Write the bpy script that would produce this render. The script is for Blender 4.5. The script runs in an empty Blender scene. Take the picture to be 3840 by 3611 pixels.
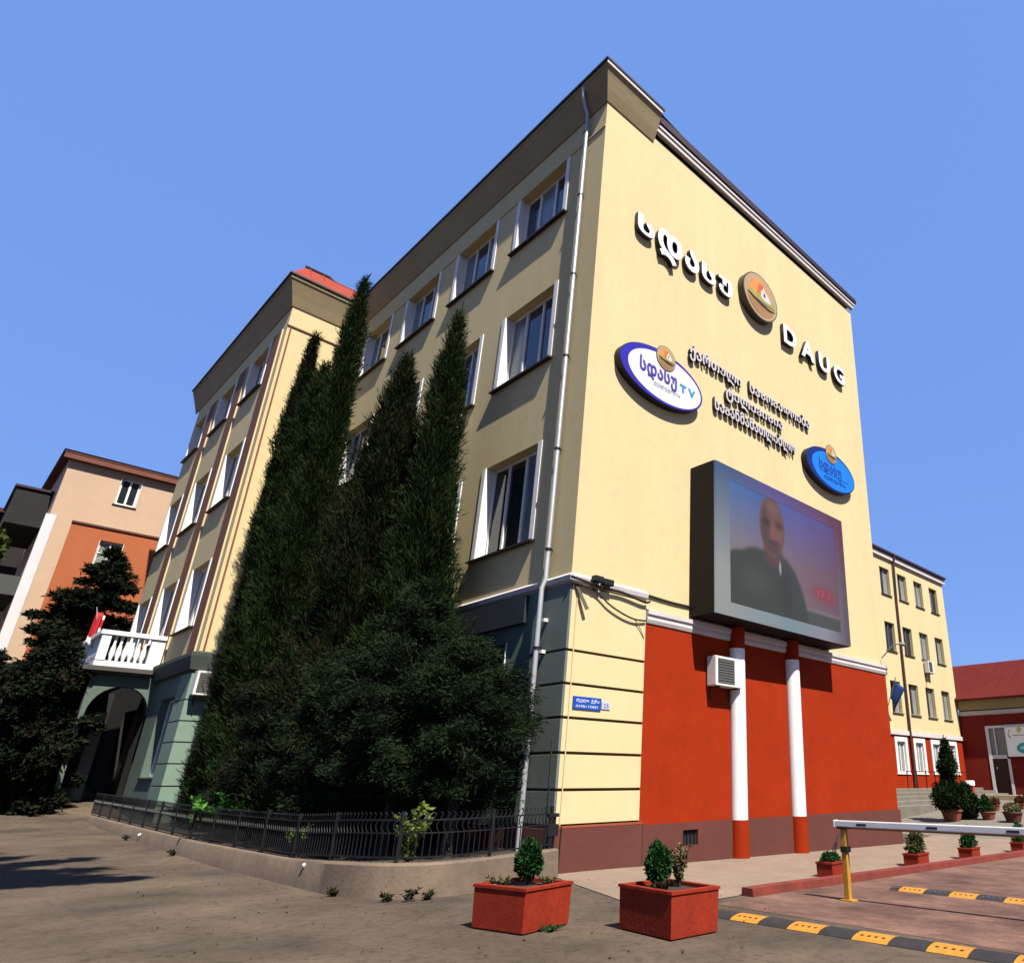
import bpy, bmesh, math, random
import numpy as np
from mathutils import Vector, Matrix

random.seed(7)
rng = np.random.default_rng(11)
SC = bpy.context.scene
COL = SC.collection
R = math.radians

# ------------------------------------------------------------------ camera
cam_d = bpy.data.cameras.new("camera")
cam = bpy.data.objects.new("camera", cam_d)
COL.objects.link(cam)
SC.camera = cam
cam_d.sensor_fit = 'HORIZONTAL'
cam_d.sensor_width = 36.0
cam_d.lens = 2592.39 / 3840 * 36.0
cam_d.shift_x = -(2653.87 - 1920) / 3840
cam_d.shift_y = (1879.5 - 1805.5) / 3840
cam_d.clip_end = 2000
cam.location = (-8.782, -11.7135, 1.6)
YAW, PIT = R(48.365), R(21.981)
fwd = Vector((math.sin(YAW) * math.cos(PIT), math.cos(YAW) * math.cos(PIT), math.sin(PIT)))
cam.rotation_euler = fwd.to_track_quat('-Z', 'Y').to_euler()

# ------------------------------------------------------------------ world, sun, exposure
SUN = Vector((-0.205, -1.0, 1.5)).normalized()          # towards the sun
W = bpy.data.worlds.new("World")
SC.world = W
W.use_nodes = True
wn = W.node_tree.nodes
wl = W.node_tree.links
wn.clear()
w_out = wn.new('ShaderNodeOutputWorld')
w_bg = wn.new('ShaderNodeBackground')
w_sky = wn.new('ShaderNodeTexSky')
w_sky.sky_type = 'NISHITA'
w_sky.sun_disc = False
w_sky.sun_elevation = math.asin(SUN.z)
w_sky.sun_rotation = math.atan2(SUN.x, SUN.y) % (2 * math.pi)
w_sky.altitude = 0
w_sky.air_density = 1.0
w_sky.dust_density = 0.4
w_sky.ozone_density = 1.4
w_bg.inputs[1].default_value = 0.05
w_mix = wn.new('ShaderNodeMix')              # clear even blue, as in the photograph
w_mix.data_type = 'RGBA'
w_mix.inputs[0].default_value = 0.80
w_mix.inputs[7].default_value = (1.42, 2.78, 6.90, 1)
wl.new(w_sky.outputs[0], w_mix.inputs[6])
wl.new(w_mix.outputs[2], w_bg.inputs[0])
wl.new(w_bg.outputs[0], w_out.inputs[0])

sun_d = bpy.data.lights.new("sun", 'SUN')
sun_d.energy = 5.0
sun_d.angle = R(0.5)
sun_d.color = (1.0, 0.95, 0.86)
sun = bpy.data.objects.new("sun", sun_d)
COL.objects.link(sun)
sun.rotation_euler = (-SUN).to_track_quat('-Z', 'Y').to_euler()
sun.location = SUN * 60

SC.view_settings.view_transform = 'Standard'
SC.view_settings.look = 'None'
SC.view_settings.gamma = 1.0
SC.view_settings.use_curve_mapping = False
SC.view_settings.exposure = 1.45

# ------------------------------------------------------------------ materials
MATS = {}
ALB = 0.50          # the picture is exposed bright, so surfaces keep moderate real albedos


def nt(name):
    m = bpy.data.materials.new(name)
    m.use_nodes = True
    n, l = m.node_tree.nodes, m.node_tree.links
    b = n['Principled BSDF']
    return m, n, l, b


def mat(name, c, rough=0.8, metal=0.0, var=0.10, scale=1.2, bump=0.0, bscale=40, spec=0.3, stain=0.0, streak=False):
    """painted / plastered surface: base colour with soft mottling, optional stains and fine relief"""
    if name in MATS:
        return MATS[name]
    m, n, l, b = nt(name)
    b.inputs['Roughness'].default_value = rough
    b.inputs['Metallic'].default_value = metal
    b.inputs['Specular IOR Level'].default_value = spec
    c = tuple(x * ALB for x in c) + (1,)
    if var > 0:
        tc = n.new('ShaderNodeTexCoord')
        no = n.new('ShaderNodeTexNoise')
        no.inputs['Scale'].default_value = scale
        no.inputs['Detail'].default_value = 6
        no.inputs['Roughness'].default_value = 0.65
        if streak:
            mp = n.new('ShaderNodeMapping')
            mp.inputs['Scale'].default_value = (1.6, 1.6, 0.22)
            l.new(tc.outputs['Object'], mp.inputs[0])
            l.new(mp.outputs[0], no.inputs['Vector'])
        else:
            l.new(tc.outputs['Object'], no.inputs['Vector'])
        rp = n.new('ShaderNodeValToRGB')
        rp.color_ramp.elements[0].position = 0.3
        rp.color_ramp.elements[1].position = 0.72
        rp.color_ramp.elements[0].color = tuple(x * (1 - var) for x in c[:3]) + (1,)
        rp.color_ramp.elements[1].color = tuple(min(1, x * (1 + var * 0.6)) for x in c[:3]) + (1,)
        l.new(no.outputs['Fac'], rp.inputs[0])
        last = rp.outputs[0]
        if stain > 0:
            n2 = n.new('ShaderNodeTexNoise')
            n2.inputs['Scale'].default_value = scale * 7
            n2.inputs['Detail'].default_value = 8
            n2.inputs['Roughness'].default_value = 0.7
            l.new(tc.outputs['Object'], n2.inputs['Vector'])
            r2 = n.new('ShaderNodeValToRGB')
            r2.color_ramp.elements[0].position = 0.30
            r2.color_ramp.elements[1].position = 0.52
            r2.color_ramp.elements[0].color = (1 - stain, 1 - stain, 1 - stain, 1)
            r2.color_ramp.elements[1].color = (1, 1, 1, 1)
            l.new(n2.outputs['Fac'], r2.inputs[0])
            mx = n.new('ShaderNodeMix')
            mx.data_type = 'RGBA'
            mx.blend_type = 'MULTIPLY'
            mx.inputs[0].default_value = 1.0
            l.new(last, mx.inputs[6])
            l.new(r2.outputs[0], mx.inputs[7])
            last = mx.outputs[2]
        l.new(last, b.inputs['Base Color'])
        if bump > 0:
            n3 = n.new('ShaderNodeTexNoise')
            n3.inputs['Scale'].default_value = bscale
            n3.inputs['Detail'].default_value = 5
            l.new(tc.outputs['Object'], n3.inputs['Vector'])
            bp = n.new('ShaderNodeBump')
            bp.inputs['Strength'].default_value = bump
            bp.inputs['Distance'].default_value = 0.02
            l.new(n3.outputs['Fac'], bp.inputs['Height'])
            l.new(bp.outputs[0], b.inputs['Normal'])
    else:
        b.inputs['Base Color'].default_value = c
    MATS[name] = m
    return m


def leafmat(name, cols, rough=0.75, trans=0.10, gain=1.0):
    """foliage: every leaf picks its own colour from the ramp"""
    if name in MATS:
        return MATS[name]
    m, n, l, b = nt(name)
    g = n.new('ShaderNodeNewGeometry')
    rp = n.new('ShaderNodeValToRGB')
    e = rp.color_ramp.elements
    for i, c in enumerate(cols):
        p = i / max(1, len(cols) - 1)
        if i == 0:
            e[0].position = 0
            el = e[0]
        elif i == len(cols) - 1:
            el = e[-1]
            el.position = 1
        else:
            el = e.new(p)
        el.color = tuple(x * ALB * 0.66 * gain for x in c) + (1,)
    # neighbouring sprays share a tint: noise shifts the ramp position in patches
    tc = n.new('ShaderNodeTexCoord')
    no = n.new('ShaderNodeTexNoise'); no.inputs['Scale'].default_value = 1.5; no.inputs['Detail'].default_value = 3
    l.new(tc.outputs['Object'], no.inputs['Vector'])
    ma = n.new('ShaderNodeMapRange'); ma.inputs[1].default_value = 0.3; ma.inputs[2].default_value = 0.7
    l.new(no.outputs['Fac'], ma.inputs[0])
    mb_ = n.new('ShaderNodeMath'); mb_.operation = 'MULTIPLY'; mb_.inputs[1].default_value = 0.5
    l.new(ma.outputs[0], mb_.inputs[0])
    mc = n.new('ShaderNodeMath'); mc.operation = 'MULTIPLY_ADD'; mc.inputs[1].default_value = 0.5
    l.new(g.outputs['Random Per Island'], mc.inputs[0]); l.new(mb_.outputs[0], mc.inputs[2])
    l.new(mc.outputs[0], rp.inputs[0])
    l.new(rp.outputs[0], b.inputs['Base Color'])
    b.inputs['Roughness'].default_value = rough
    b.inputs['Specular IOR Level'].default_value = 0.05
    tr = n.new('ShaderNodeBsdfTranslucent')
    mx = n.new('ShaderNodeMixShader')
    mx.inputs[0].default_value = trans
    l.new(rp.outputs[0], tr.inputs[0])
    l.new(b.outputs[0], mx.inputs[1])
    l.new(tr.outputs[0], mx.inputs[2])
    l.new(mx.outputs[0], n['Material Output'].inputs[0])
    MATS[name] = m
    return m


def glassmat(name, c, rough=0.06):
    if name in MATS:
        return MATS[name]
    m, n, l, b = nt(name)
    tc = n.new('ShaderNodeTexCoord')
    no = n.new('ShaderNodeTexNoise')
    no.inputs['Scale'].default_value = 0.9
    l.new(tc.outputs['Object'], no.inputs['Vector'])
    rp = n.new('ShaderNodeValToRGB')
    rp.color_ramp.elements[0].color = tuple(x * 0.5 for x in c) + (1,)
    rp.color_ramp.elements[1].color = tuple(x * 1.5 for x in c) + (1,)
    l.new(no.outputs['Fac'], rp.inputs[0])
    l.new(rp.outputs[0], b.inputs['Base Color'])
    b.inputs['Roughness'].default_value = rough
    b.inputs['Specular IOR Level'].default_value = 0.6
    bp = n.new('ShaderNodeBump')
    bp.inputs['Strength'].default_value = 0.04
    n2 = n.new('ShaderNodeTexNoise')
    n2.inputs['Scale'].default_value = 1.6
    l.new(tc.outputs['Object'], n2.inputs['Vector'])
    l.new(n2.outputs['Fac'], bp.inputs['Height'])
    l.new(bp.outputs[0], b.inputs['Normal'])
    MATS[name] = m
    return m


YEL = mat('yellow_plaster', (0.79, 0.635, 0.335), 0.9, var=0.07, scale=0.45, bump=0.12, bscale=30, stain=0.08, streak=True)
YELB = mat('yellow_paint_smooth', (0.80, 0.65, 0.345), 0.85, var=0.05, scale=0.8, bump=0.06, bscale=40, stain=0.04)
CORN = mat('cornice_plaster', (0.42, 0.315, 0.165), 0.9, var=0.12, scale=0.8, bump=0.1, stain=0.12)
GRN = mat('green_grey_stucco', (0.13, 0.18, 0.14), 0.9, var=0.12, scale=0.9, bump=0.1, stain=0.12)
RED = mat('red_paint', (0.385, 0.030, 0.003), 0.85, spec=0.08, var=0.14, scale=0.9, bump=0.10, bscale=35, stain=0.10)
REDB = mat('red_paint_planter', (0.34, 0.030, 0.009), 0.75, spec=0.15, var=0.25, scale=3.0, bump=0.16, bscale=26, stain=0.30)
BRN = mat('brown_plinth_paint', (0.14, 0.036, 0.024), 0.85, var=0.12, scale=0.8, bump=0.12, stain=0.12)
GRV = mat('groove_brown', (0.16, 0.05, 0.02), 0.9, var=0.15)
WHT = mat('white_paint', (1.056, 1.030, 0.990), 0.6, var=0.06, scale=1.5, stain=0.14)
WHT2 = mat('white_plaster_moulding', (0.72, 0.66, 0.64), 0.8, var=0.10, scale=1.2, stain=0.15)
SILL = mat('dark_brown_sill_metal', (0.045, 0.025, 0.018), 0.5, var=0.2)
ROOFD = mat('dark_maroon_roof_metal', (0.05, 0.018, 0.018), 0.5, var=0.2, scale=2)
ROOFR = mat('coral_red_roof_metal', (0.36, 0.062, 0.038), 0.8, spec=0.1, var=0.15, scale=1.5)
ROOFM = mat('dark_red_metal_roof', (0.15, 0.022, 0.018), 0.85, spec=0.05, var=0.12)
PIPE = mat('galvanised_pipe', (0.55, 0.56, 0.57), 0.45, metal=0.35, var=0.12, scale=3)
PIPEB = mat('brown_pipe', (0.08, 0.035, 0.02), 0.5, var=0.15)
GLASS = glassmat('dark_blue_window_glass', (0.012, 0.022, 0.045))
GLASSB = glassmat('dark_window_glass', (0.012, 0.014, 0.016))
CURT = mat('pale_curtain_behind_glass', (0.33, 0.34, 0.31), 0.35, var=0.35, scale=6, streak=True, spec=0.5)
BLACKM = mat('black_metal', (0.016, 0.015, 0.016), 0.45, var=0.2)
IRON = mat('black_iron', (0.010, 0.010, 0.011), 0.5, var=0.3, scale=6)
DARK = mat('dark_interior', (0.012, 0.012, 0.012), 0.9, var=0)
LETW = mat('white_letter_face', (1.056, 1.043, 1.056), 0.45, var=0.03)
RIB = mat('red_brown_rib_paint', (0.24, 0.085, 0.05), 0.85, var=0.15, scale=1.2, stain=0.1)
PINK = mat('pale_pink_plaster', (0.66, 0.45, 0.30), 0.9, var=0.08, scale=0.4, stain=0.06)
ORG = mat('orange_plaster', (0.50, 0.135, 0.045), 0.9, var=0.10, scale=0.5, stain=0.06)
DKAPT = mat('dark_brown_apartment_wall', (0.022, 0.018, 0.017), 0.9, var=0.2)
CONC = mat('concrete_wall', (0.22, 0.155, 0.105), 0.9, var=0.25, scale=1.4, bump=0.3, bscale=24, stain=0.25)
STEP = mat('step_concrete', (0.22, 0.19, 0.15), 0.9, var=0.2, scale=1.5, bump=0.2, stain=0.15)
SOIL = mat('dark_soil', (0.045, 0.032, 0.022), 0.95, var=0.4, scale=6, bump=0.5, bscale=30)
TERRA = mat('terracotta', (0.38, 0.10, 0.05), 0.8, var=0.2, scale=4)
ALU = mat('barrier_white_metal', (0.818, 0.805, 0.792), 0.4, var=0.08, scale=4, stain=0.1)
YPOST = mat('yellow_post_paint', (0.62, 0.30, 0.03), 0.5, var=0.15, scale=6, stain=0.15)
YRUB = mat('yellow_rubber', (0.66, 0.27, 0.025), 0.7, var=0.2, scale=7, bump=0.2, stain=0.3)
BRUB = mat('black_rubber', (0.03, 0.026, 0.027), 0.7, var=0.3, scale=7, bump=0.2)
WOOD = mat('brown_door', (0.055, 0.018, 0.012), 0.5, var=0.25, scale=2)
CREAM = mat('cream_stone', (0.55, 0.45, 0.28), 0.85, var=0.12, stain=0.1)
BARK = mat('bark', (0.06, 0.042, 0.03), 0.95, var=0.35, scale=6, bump=0.5, bscale=20)
ACW = mat('white_plastic_housing', (0.898, 0.871, 0.818), 0.5, var=0.06, stain=0.06)

CYP = leafmat('cypress_green', [(0.007, 0.018, 0.005), (0.015, 0.036, 0.010), (0.024, 0.054, 0.013), (0.042, 0.072, 0.018), (0.062, 0.048, 0.024)])
CYPB = leafmat('cypress_dark_brownish', [(0.006, 0.016, 0.005), (0.012, 0.030, 0.009), (0.022, 0.044, 0.012), (0.052, 0.036, 0.020), (0.034, 0.060, 0.015)])
JUN = leafmat('blue_green_conifer', [(0.006, 0.016, 0.006), (0.012, 0.030, 0.011), (0.022, 0.046, 0.018), (0.038, 0.064, 0.026), (0.075, 0.090, 0.044)])
SPR = leafmat('dark_spruce', [(0.010, 0.018, 0.010), (0.020, 0.032, 0.016), (0.030, 0.038, 0.016), (0.060, 0.030, 0.020)])
BOX = leafmat('boxwood_green', [(0.012, 0.040, 0.010), (0.020, 0.065, 0.016), (0.032, 0.090, 0.022)], gain=1.8)
FERN = leafmat('bright_green_leaf', [(0.05, 0.16, 0.02), (0.08, 0.22, 0.03), (0.12, 0.26, 0.05)], gain=2.4, trans=0.3)
YLEAF = leafmat('yellow_green_leaf', [(0.10, 0.16, 0.02), (0.16, 0.22, 0.04), (0.08, 0.12, 0.03), (0.22, 0.24, 0.06)], gain=2.4, trans=0.3)
DRY = leafmat('dry_mixed_leaf', [(0.12, 0.08, 0.05), (0.05, 0.09, 0.02), (0.20, 0.14, 0.08), (0.07, 0.10, 0.03), (0.16, 0.05, 0.03)], gain=1.8)
HEDGE = leafmat('brown_green_hedge', [(0.014, 0.022, 0.008), (0.03, 0.036, 0.012), (0.10, 0.07, 0.02), (0.02, 0.03, 0.01), (0.05, 0.05, 0.015)])
WEED = leafmat('dry_weed', [(0.03, 0.03, 0.012), (0.05, 0.045, 0.02), (0.05, 0.07, 0.02)])

# ------------------------------------------------------------------ mesh helpers


class MB:
    def __init__(s):
        s.v, s.f, s.m = [], [], []

    def add(s, vs, fs, mi=0):
        b = len(s.v)
        s.v += [tuple(v) for v in vs]
        for f in fs:
            s.f.append(tuple(b + i for i in f))
            s.m.append(mi)
        return s

    def box(s, x0, x1, y0, y1, z0, z1, mi=0, M=None):
        x0, x1 = min(x0, x1), max(x0, x1)
        y0, y1 = min(y0, y1), max(y0, y1)
        z0, z1 = min(z0, z1), max(z0, z1)
        vs = [(x, y, z) for z in (z0, z1) for y in (y0, y1) for x in (x0, x1)]
        if M is not None:
            vs = [tuple(M @ Vector(v)) for v in vs]
        return s.add(vs, [(0, 2, 3, 1), (4, 5, 7, 6), (0, 1, 5, 4), (2, 6, 7, 3), (0, 4, 6, 2), (1, 3, 7, 5)], mi)

    def tube(s, pts, r, n=8, mi=0, cap=True):
        pts = [Vector(p) for p in pts]
        rs = r if isinstance(r, (list, tuple)) else [r] * len(pts)
        rings = []
        up = None
        for i, p in enumerate(pts):
            d = (pts[min(i + 1, len(pts) - 1)] - pts[max(i - 1, 0)]).normalized()
            if up is None:
                up = d.orthogonal().normalized()
            up = (up - d * up.dot(d))
            up = up.normalized() if up.length > 1e-6 else d.orthogonal().normalized()
            w = d.cross(up)
            rings.append([p + (up * math.cos(2 * math.pi * k / n) + w * math.sin(2 * math.pi * k / n)) * rs[i] for k in range(n)])
        vs = [v for rg in rings for v in rg]
        fs = []
        for i in range(len(pts) - 1):
            for k in range(n):
                fs.append((i * n + k, i * n + (k + 1) % n, (i + 1) * n + (k + 1) % n, (i + 1) * n + k))
        if cap:
            fs.append(tuple(range(n))[::-1])
            fs.append(tuple((len(pts) - 1) * n + k for k in range(n)))
        return s.add(vs, fs, mi)

    def lathe(s, cx, cy, prof, n=16, mi=0, cap=True):
        vs = [(cx + r * math.cos(2 * math.pi * k / n), cy + r * math.sin(2 * math.pi * k / n), z) for r, z in prof for k in range(n)]
        fs = []
        for i in range(len(prof) - 1):
            for k in range(n):
                fs.append((i * n + k, i * n + (k + 1) % n, (i + 1) * n + (k + 1) % n, (i + 1) * n + k))
        if cap:
            fs.append(tuple(range(n))[::-1])
            fs.append(tuple((len(prof) - 1) * n + k for k in range(n)))
        return s.add(vs, fs, mi)

    def prism(s, poly, f0, f1, mi=0):
        """poly: 2D points; f0/f1 map a 2D point to 3D on either face"""
        n = len(poly)
        vs = [f0(p) for p in poly] + [f1(p) for p in poly]
        fs = [tuple(range(n)), tuple(range(2 * n - 1, n - 1, -1))]
        fs += [(i, n + i, n + (i + 1) % n, (i + 1) % n) for i in range(n)]
        return s.add(vs, fs, mi)

    def build(s, name, mats, parent=None, bevel=0, smooth=False, loc=None):
        """vertices are world coordinates; with a parent (unrotated) they become local to it"""
        me = bpy.data.meshes.new(name)
        o = loc if loc is not None else (wloc(parent) if parent is not None else Vector((0, 0, 0)))
        me.from_pydata([(v[0] - o[0], v[1] - o[1], v[2] - o[2]) for v in s.v], [], s.f)
        mats = mats if isinstance(mats, (list, tuple)) else [mats]
        for m in mats:
            me.materials.append(m)
        me.polygons.foreach_set('material_index', s.m)
        bm = bmesh.new()
        bm.from_mesh(me)
        bmesh.ops.recalc_face_normals(bm, faces=bm.faces)
        if bevel > 0:
            ed = [e for e in bm.edges if len(e.link_faces) == 2 and e.calc_face_angle(0) > 0.6]
            bmesh.ops.bevel(bm, geom=ed, offset=bevel, segments=2, affect='EDGES', profile=0.6)
        bm.to_mesh(me)
        bm.free()
        if smooth:
            me.polygons.foreach_set('use_smooth', [True] * len(me.polygons))
            try:
                me.set_sharp_from_angle(angle=R(40))
            except Exception:
                pass
        return link(name, me, parent, (o if parent is None else None))


def wloc(o):
    v = Vector((0, 0, 0))
    while o is not None:
        v = v + Vector(o.location)
        o = o.parent
    return v


def link(name, me, parent=None, loc=None):
    ob = bpy.data.objects.new(name, me)
    COL.objects.link(ob)
    if parent is not None:
        ob.parent = parent
    if loc is not None:
        ob.location = loc
    return ob


def tag(o, label=None, cat=None, group=None, kind=None):
    if label:
        o['label'] = label
    if cat:
        o['category'] = cat
    if group:
        o['group'] = group
    if kind:
        o['kind'] = kind
    return o


def thing(name, loc, label, cat, group=None):
    e = bpy.data.objects.new(name, None)
    e.empty_display_size = 0.3
    COL.objects.link(e)
    e.location = loc
    return tag(e, label, cat, group)


def copy_tree(o, parent=None):
    c = o.copy()
    COL.objects.link(c)
    c.parent = parent
    for ch in list(o.children):
        copy_tree(ch, c)
    return c


def FP(side, plane, u, z, d):
    """point on a facade: side 'L' faces -X (u = y), side 'R' faces -Y (u = x); d metres proud of the plane"""
    return (plane - d, u, z) if side == 'L' else (u, plane - d, z)


def fbox(mb, side, plane, u0, u1, z0, z1, d0, d1, mi=0):
    if side == 'L':
        mb.box(plane - d1, plane - d0, u0, u1, z0, z1, mi)
    else:
        mb.box(u0, u1, plane - d1, plane - d0, z0, z1, mi)


def wallgrid(mb, side, plane, U0, U1, Z0, Z1, ops, depth, mi=0, rmi=None, back=True):
    us = sorted(set([U0, U1] + [x for o in ops for x in o[:2]]))
    zs = sorted(set([Z0, Z1] + [x for o in ops for x in o[2:4]]))
    rmi = mi if rmi is None else rmi
    for i in range(len(us) - 1):
        for j in range(len(zs) - 1):
            uc, zc = (us[i] + us[i + 1]) / 2, (zs[j] + zs[j + 1]) / 2
            if any(o[0] < uc < o[1] and o[2] < zc < o[3] for o in ops):
                continue
            mb.add([FP(side, plane, us[i], zs[j], 0), FP(side, plane, us[i + 1], zs[j], 0),
                    FP(side, plane, us[i + 1], zs[j + 1], 0), FP(side, plane, us[i], zs[j + 1], 0)], [(0, 1, 2, 3)], mi)
    for (a, b, c, d) in ops:
        q = [(a, c), (b, c), (b, d), (a, d)]
        for k in range(4):
            p0, p1 = q[k], q[(k + 1) % 4]
            mb.add([FP(side, plane, *p0, 0), FP(side, plane, *p1, 0), FP(side, plane, *p1, -depth), FP(side, plane, *p0, -depth)], [(0, 1, 2, 3)], rmi)
        if back:
            mb.add([FP(side, plane, *p, -depth) for p in q], [(0, 1, 2, 3)], rmi)


def window(parent, side, plane, u0, z0, w, h, depth=0.34, casing=0.15, top=False, fr=(0.35, 0.68), glass=None, sill=0.10,
           sillmat=None, transom=None, proto=None, jamb=True, frame=0.07, wmat=None):
    """window (casing, lining, frame) > pane, sill.  Local origin = lower-left corner of the opening."""
    loc = Vector(FP(side, plane, u0, z0, 0))
    if proto is not None:
        o = copy_tree(proto, parent)
        o.location = loc - wloc(parent)
        return o
    O = MB()

    def B(mb, a, b, c, d, e, f):
        fbox(mb, side, 0, a, b, c, d, e, f)
    if casing > 0:
        B(O, -casing, 0.0, -0.02, h + (casing if top else 0), 0.002, 0.028)
        B(O, w, w + casing, -0.02, h + (casing if top else 0), 0.002, 0.028)
        if top:
            B(O, 0.0, w, h, h + casing, 0.002, 0.028)
    if jamb:
        B(O, 0.001, 0.022, 0.001, h - 0.001, -depth + 0.001, 0.026)
        B(O, w - 0.022, w - 0.001, 0.001, h - 0.001, -depth + 0.001, 0.026)
    d0, d1 = -depth + 0.03, -depth + 0.09
    a0 = 0.022 if jamb else 0.001
    B(O, a0, a0 + frame, 0.01, h - 0.01, d0, d1)
    B(O, w - a0 - frame, w - a0, 0.01, h - 0.01, d0, d1)
    B(O, a0 + frame, w - a0 - frame, 0.01, 0.01 + frame, d0, d1)
    B(O, a0 + frame, w - a0 - frame, h - 0.01 - frame, h - 0.01, d0, d1)
    for k in fr:
        B(O, w * k - frame * 0.55, w * k + frame * 0.55, 0.012 + frame, h - 0.012 - frame, d0 + 0.004, d1 + 0.012)
    if transom:
        B(O, a0 + frame, w - a0 - frame, h * transom - frame / 2, h * transom + frame / 2, d0 + 0.006, d1 + 0.006)
    me = O.build('window', wmat or WHT, None)
    me.parent = parent
    me.location = loc - wloc(parent)
    us = [a0] + [w * k for k in fr] + [w - a0]
    for i in range(len(us) - 1):
        P = MB()
        fbox(P, side, 0, us[i] + 0.012, us[i + 1] - 0.012, 0.03, h - 0.03, d0 + 0.012, d0 + 0.024)
        p = P.build('pane', glass if not isinstance(glass, list) else glass[i % len(glass)], None)
        p.parent = me
    if sill > 0:
        S = MB()
        if side == 'L':
            pr = [(-depth + 0.1, 0.0), (sill, -0.035), (sill, -0.085), (0.0, -0.07), (-depth + 0.1, -0.05)]
        else:
            pr = [(-depth + 0.1, 0.0), (sill, -0.03), (sill, -0.07), (0.0, -0.06), (-depth + 0.1, -0.04)]
        ov = casing + 0.06
        S.prism([(d, z) for d, z in pr], lambda p: FP(side, 0, 0.0, p[1], p[0]), lambda p: FP(side, 0, w, p[1], p[0]))
        # horns of the sill past the opening, on the wall face only
        for a, b in ((-ov, -0.0), (w + 0.0, w + ov)):
            S.prism([(0.003, -0.02), (sill, -0.035 if side == 'L' else -0.03), (sill, -0.085 if side == 'L' else -0.07), (0.003, -0.07)],
                    lambda p: FP(side, 0, a, p[1], p[0]), lambda p: FP(side, 0, b, p[1], p[0]))
        s = S.build('sill', sillmat or SILL, None)
        s.parent = me
    return me


def quad_leaves(name, P, D, L, Wd, material, parent, core=None):
    """thousands of leaf quads at P along D"""
    n = len(P)
    D = D / np.linalg.norm(D, axis=1, keepdims=True)
    rv = rng.normal(size=(n, 3))
    S = np.cross(D, rv)
    S /= np.linalg.norm(S, axis=1, keepdims=True) + 1e-9
    L = np.asarray(L).reshape(-1, 1)
    Wd = np.asarray(Wd).reshape(-1, 1)
    a = P
    b = P + D * L * 0.45 + S * Wd
    c = P + D * L
    d = P + D * L * 0.45 - S * Wd
    V = np.stack([a, b, c, d], axis=1).reshape(-1, 3)
    F = np.arange(4 * n).reshape(-1, 4)
    if core is not None:
        cv, cf = core
        V = np.vstack([V, np.array(cv)])
    o = np.array(wloc(parent)) if parent is not None else np.zeros(3)
    V = V - o
    me = bpy.data.meshes.new(name)
    nq = n + (len(core[1]) if core is not None else 0)
    me.vertices.add(len(V))
    me.vertices.foreach_set('co', V.astype(np.float32).ravel())
    if core is not None:
        F = np.vstack([F, np.array(core[1]) + 4 * n])
    me.loops.add(4 * nq)
    me.loops.foreach_set('vertex_index', F.astype(np.int32).ravel())
    me.polygons.add(nq)
    me.polygons.foreach_set('loop_start', np.arange(0, 4 * nq, 4, dtype=np.int32))
    me.materials.append(material)
    me.update(calc_edges=True)
    me.validate()
    return link(name, me, parent)


def core_lathe(x, y, prof, n=12):
    vs = [(x + r * math.cos(2 * math.pi * k / n), y + r * math.sin(2 * math.pi * k / n), z) for z, r in prof for k in range(n)]
    fs = [(i * n + k, i * n + (k + 1) % n, (i + 1) * n + (k + 1) % n, (i + 1) * n + k) for i in range(len(prof) - 1) for k in range(n)]
    return vs, fs


def lump(th, z, ph):
    return 1 + 0.20 * np.sin(9 * th + 5.3 * z + ph) * np.sin(4.1 * z + 2 * th) + 0.17 * np.sin(3 * th + 1.7 * z + ph) + 0.17 * np.sin(5 * th - 2.9 * z + 2 * ph) + 0.10 * np.sin(2 * th + 6.1 * z + 3 * ph)


def cypress(name, x, y, z0, prof, n, label, material, seed, up=0.85, xmax=None, group=None, L=(0.08, 0.22), wd=(0.008, 0.018), clip=None):
    t = thing(name, (x, y, z0), label, 'tree', group)
    zs = np.array([p[0] for p in prof])
    rs = np.array([p[1] for p in prof])
    k = n // 9
    zz = rng.uniform(zs[0], zs[-1], k * 3)
    keep = rng.uniform(0, rs.max(), k * 3) < np.interp(zz, zs, rs) + 0.08
    zz = zz[keep][:k]
    k = len(zz)
    th = rng.uniform(0, 2 * math.pi, k)
    rr = np.interp(zz, zs, rs) * lump(th, zz, seed) * (0.55 + 0.5 * np.sqrt(rng.uniform(0, 1, k)))
    stray = rng.uniform(0, 1, k) < 0.07 + 0.05 * (1 - (zz - zs[0]) / (zs[-1] - zs[0]))
    rr = np.where(stray, rr + rng.uniform(0.08, 0.42, k) * np.clip(np.interp(zz, zs, rs), 0.1, 0.9), rr)
    out = np.stack([np.cos(th), np.sin(th), np.zeros(k)], 1)
    c = np.stack([x + rr * np.cos(th), y + rr * np.sin(th), zz], 1)
    P = np.repeat(c, 9, 0) + rng.normal(size=(k * 9, 3)) * np.array([0.055, 0.055, 0.11])
    D = np.repeat(out, 9, 0) * rng.uniform(0.15, 0.65, (k * 9, 1)) + np.array([0, 0, up]) + rng.normal(size=(k * 9, 3)) * 0.28
    D = D + np.repeat(out * stray[:, None], 9, 0) * 0.7
    LL = rng.uniform(L[0], L[1], k * 9) * np.repeat(rng.uniform(0.7, 1.6, k), 9)
    ww = rng.uniform(wd[0], wd[1], k * 9)
    if xmax is not None:
        sel = P[:, 0] < xmax
        P, D, LL, ww = P[sel], D[sel], LL[sel], ww[sel]
    core = core_lathe(x, y, [(z, max(0.01, r * 0.52)) for z, r in prof])
    quad_leaves('crown', P, D, LL, ww, material, t, core)
    MB().tube([(x, y, z0 - 0.1), (x, y, z0 + (prof[-1][0] - z0) * 0.5)], [0.16, 0.08], 8).build('trunk', BARK, t, smooth=True)
    return t


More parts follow.
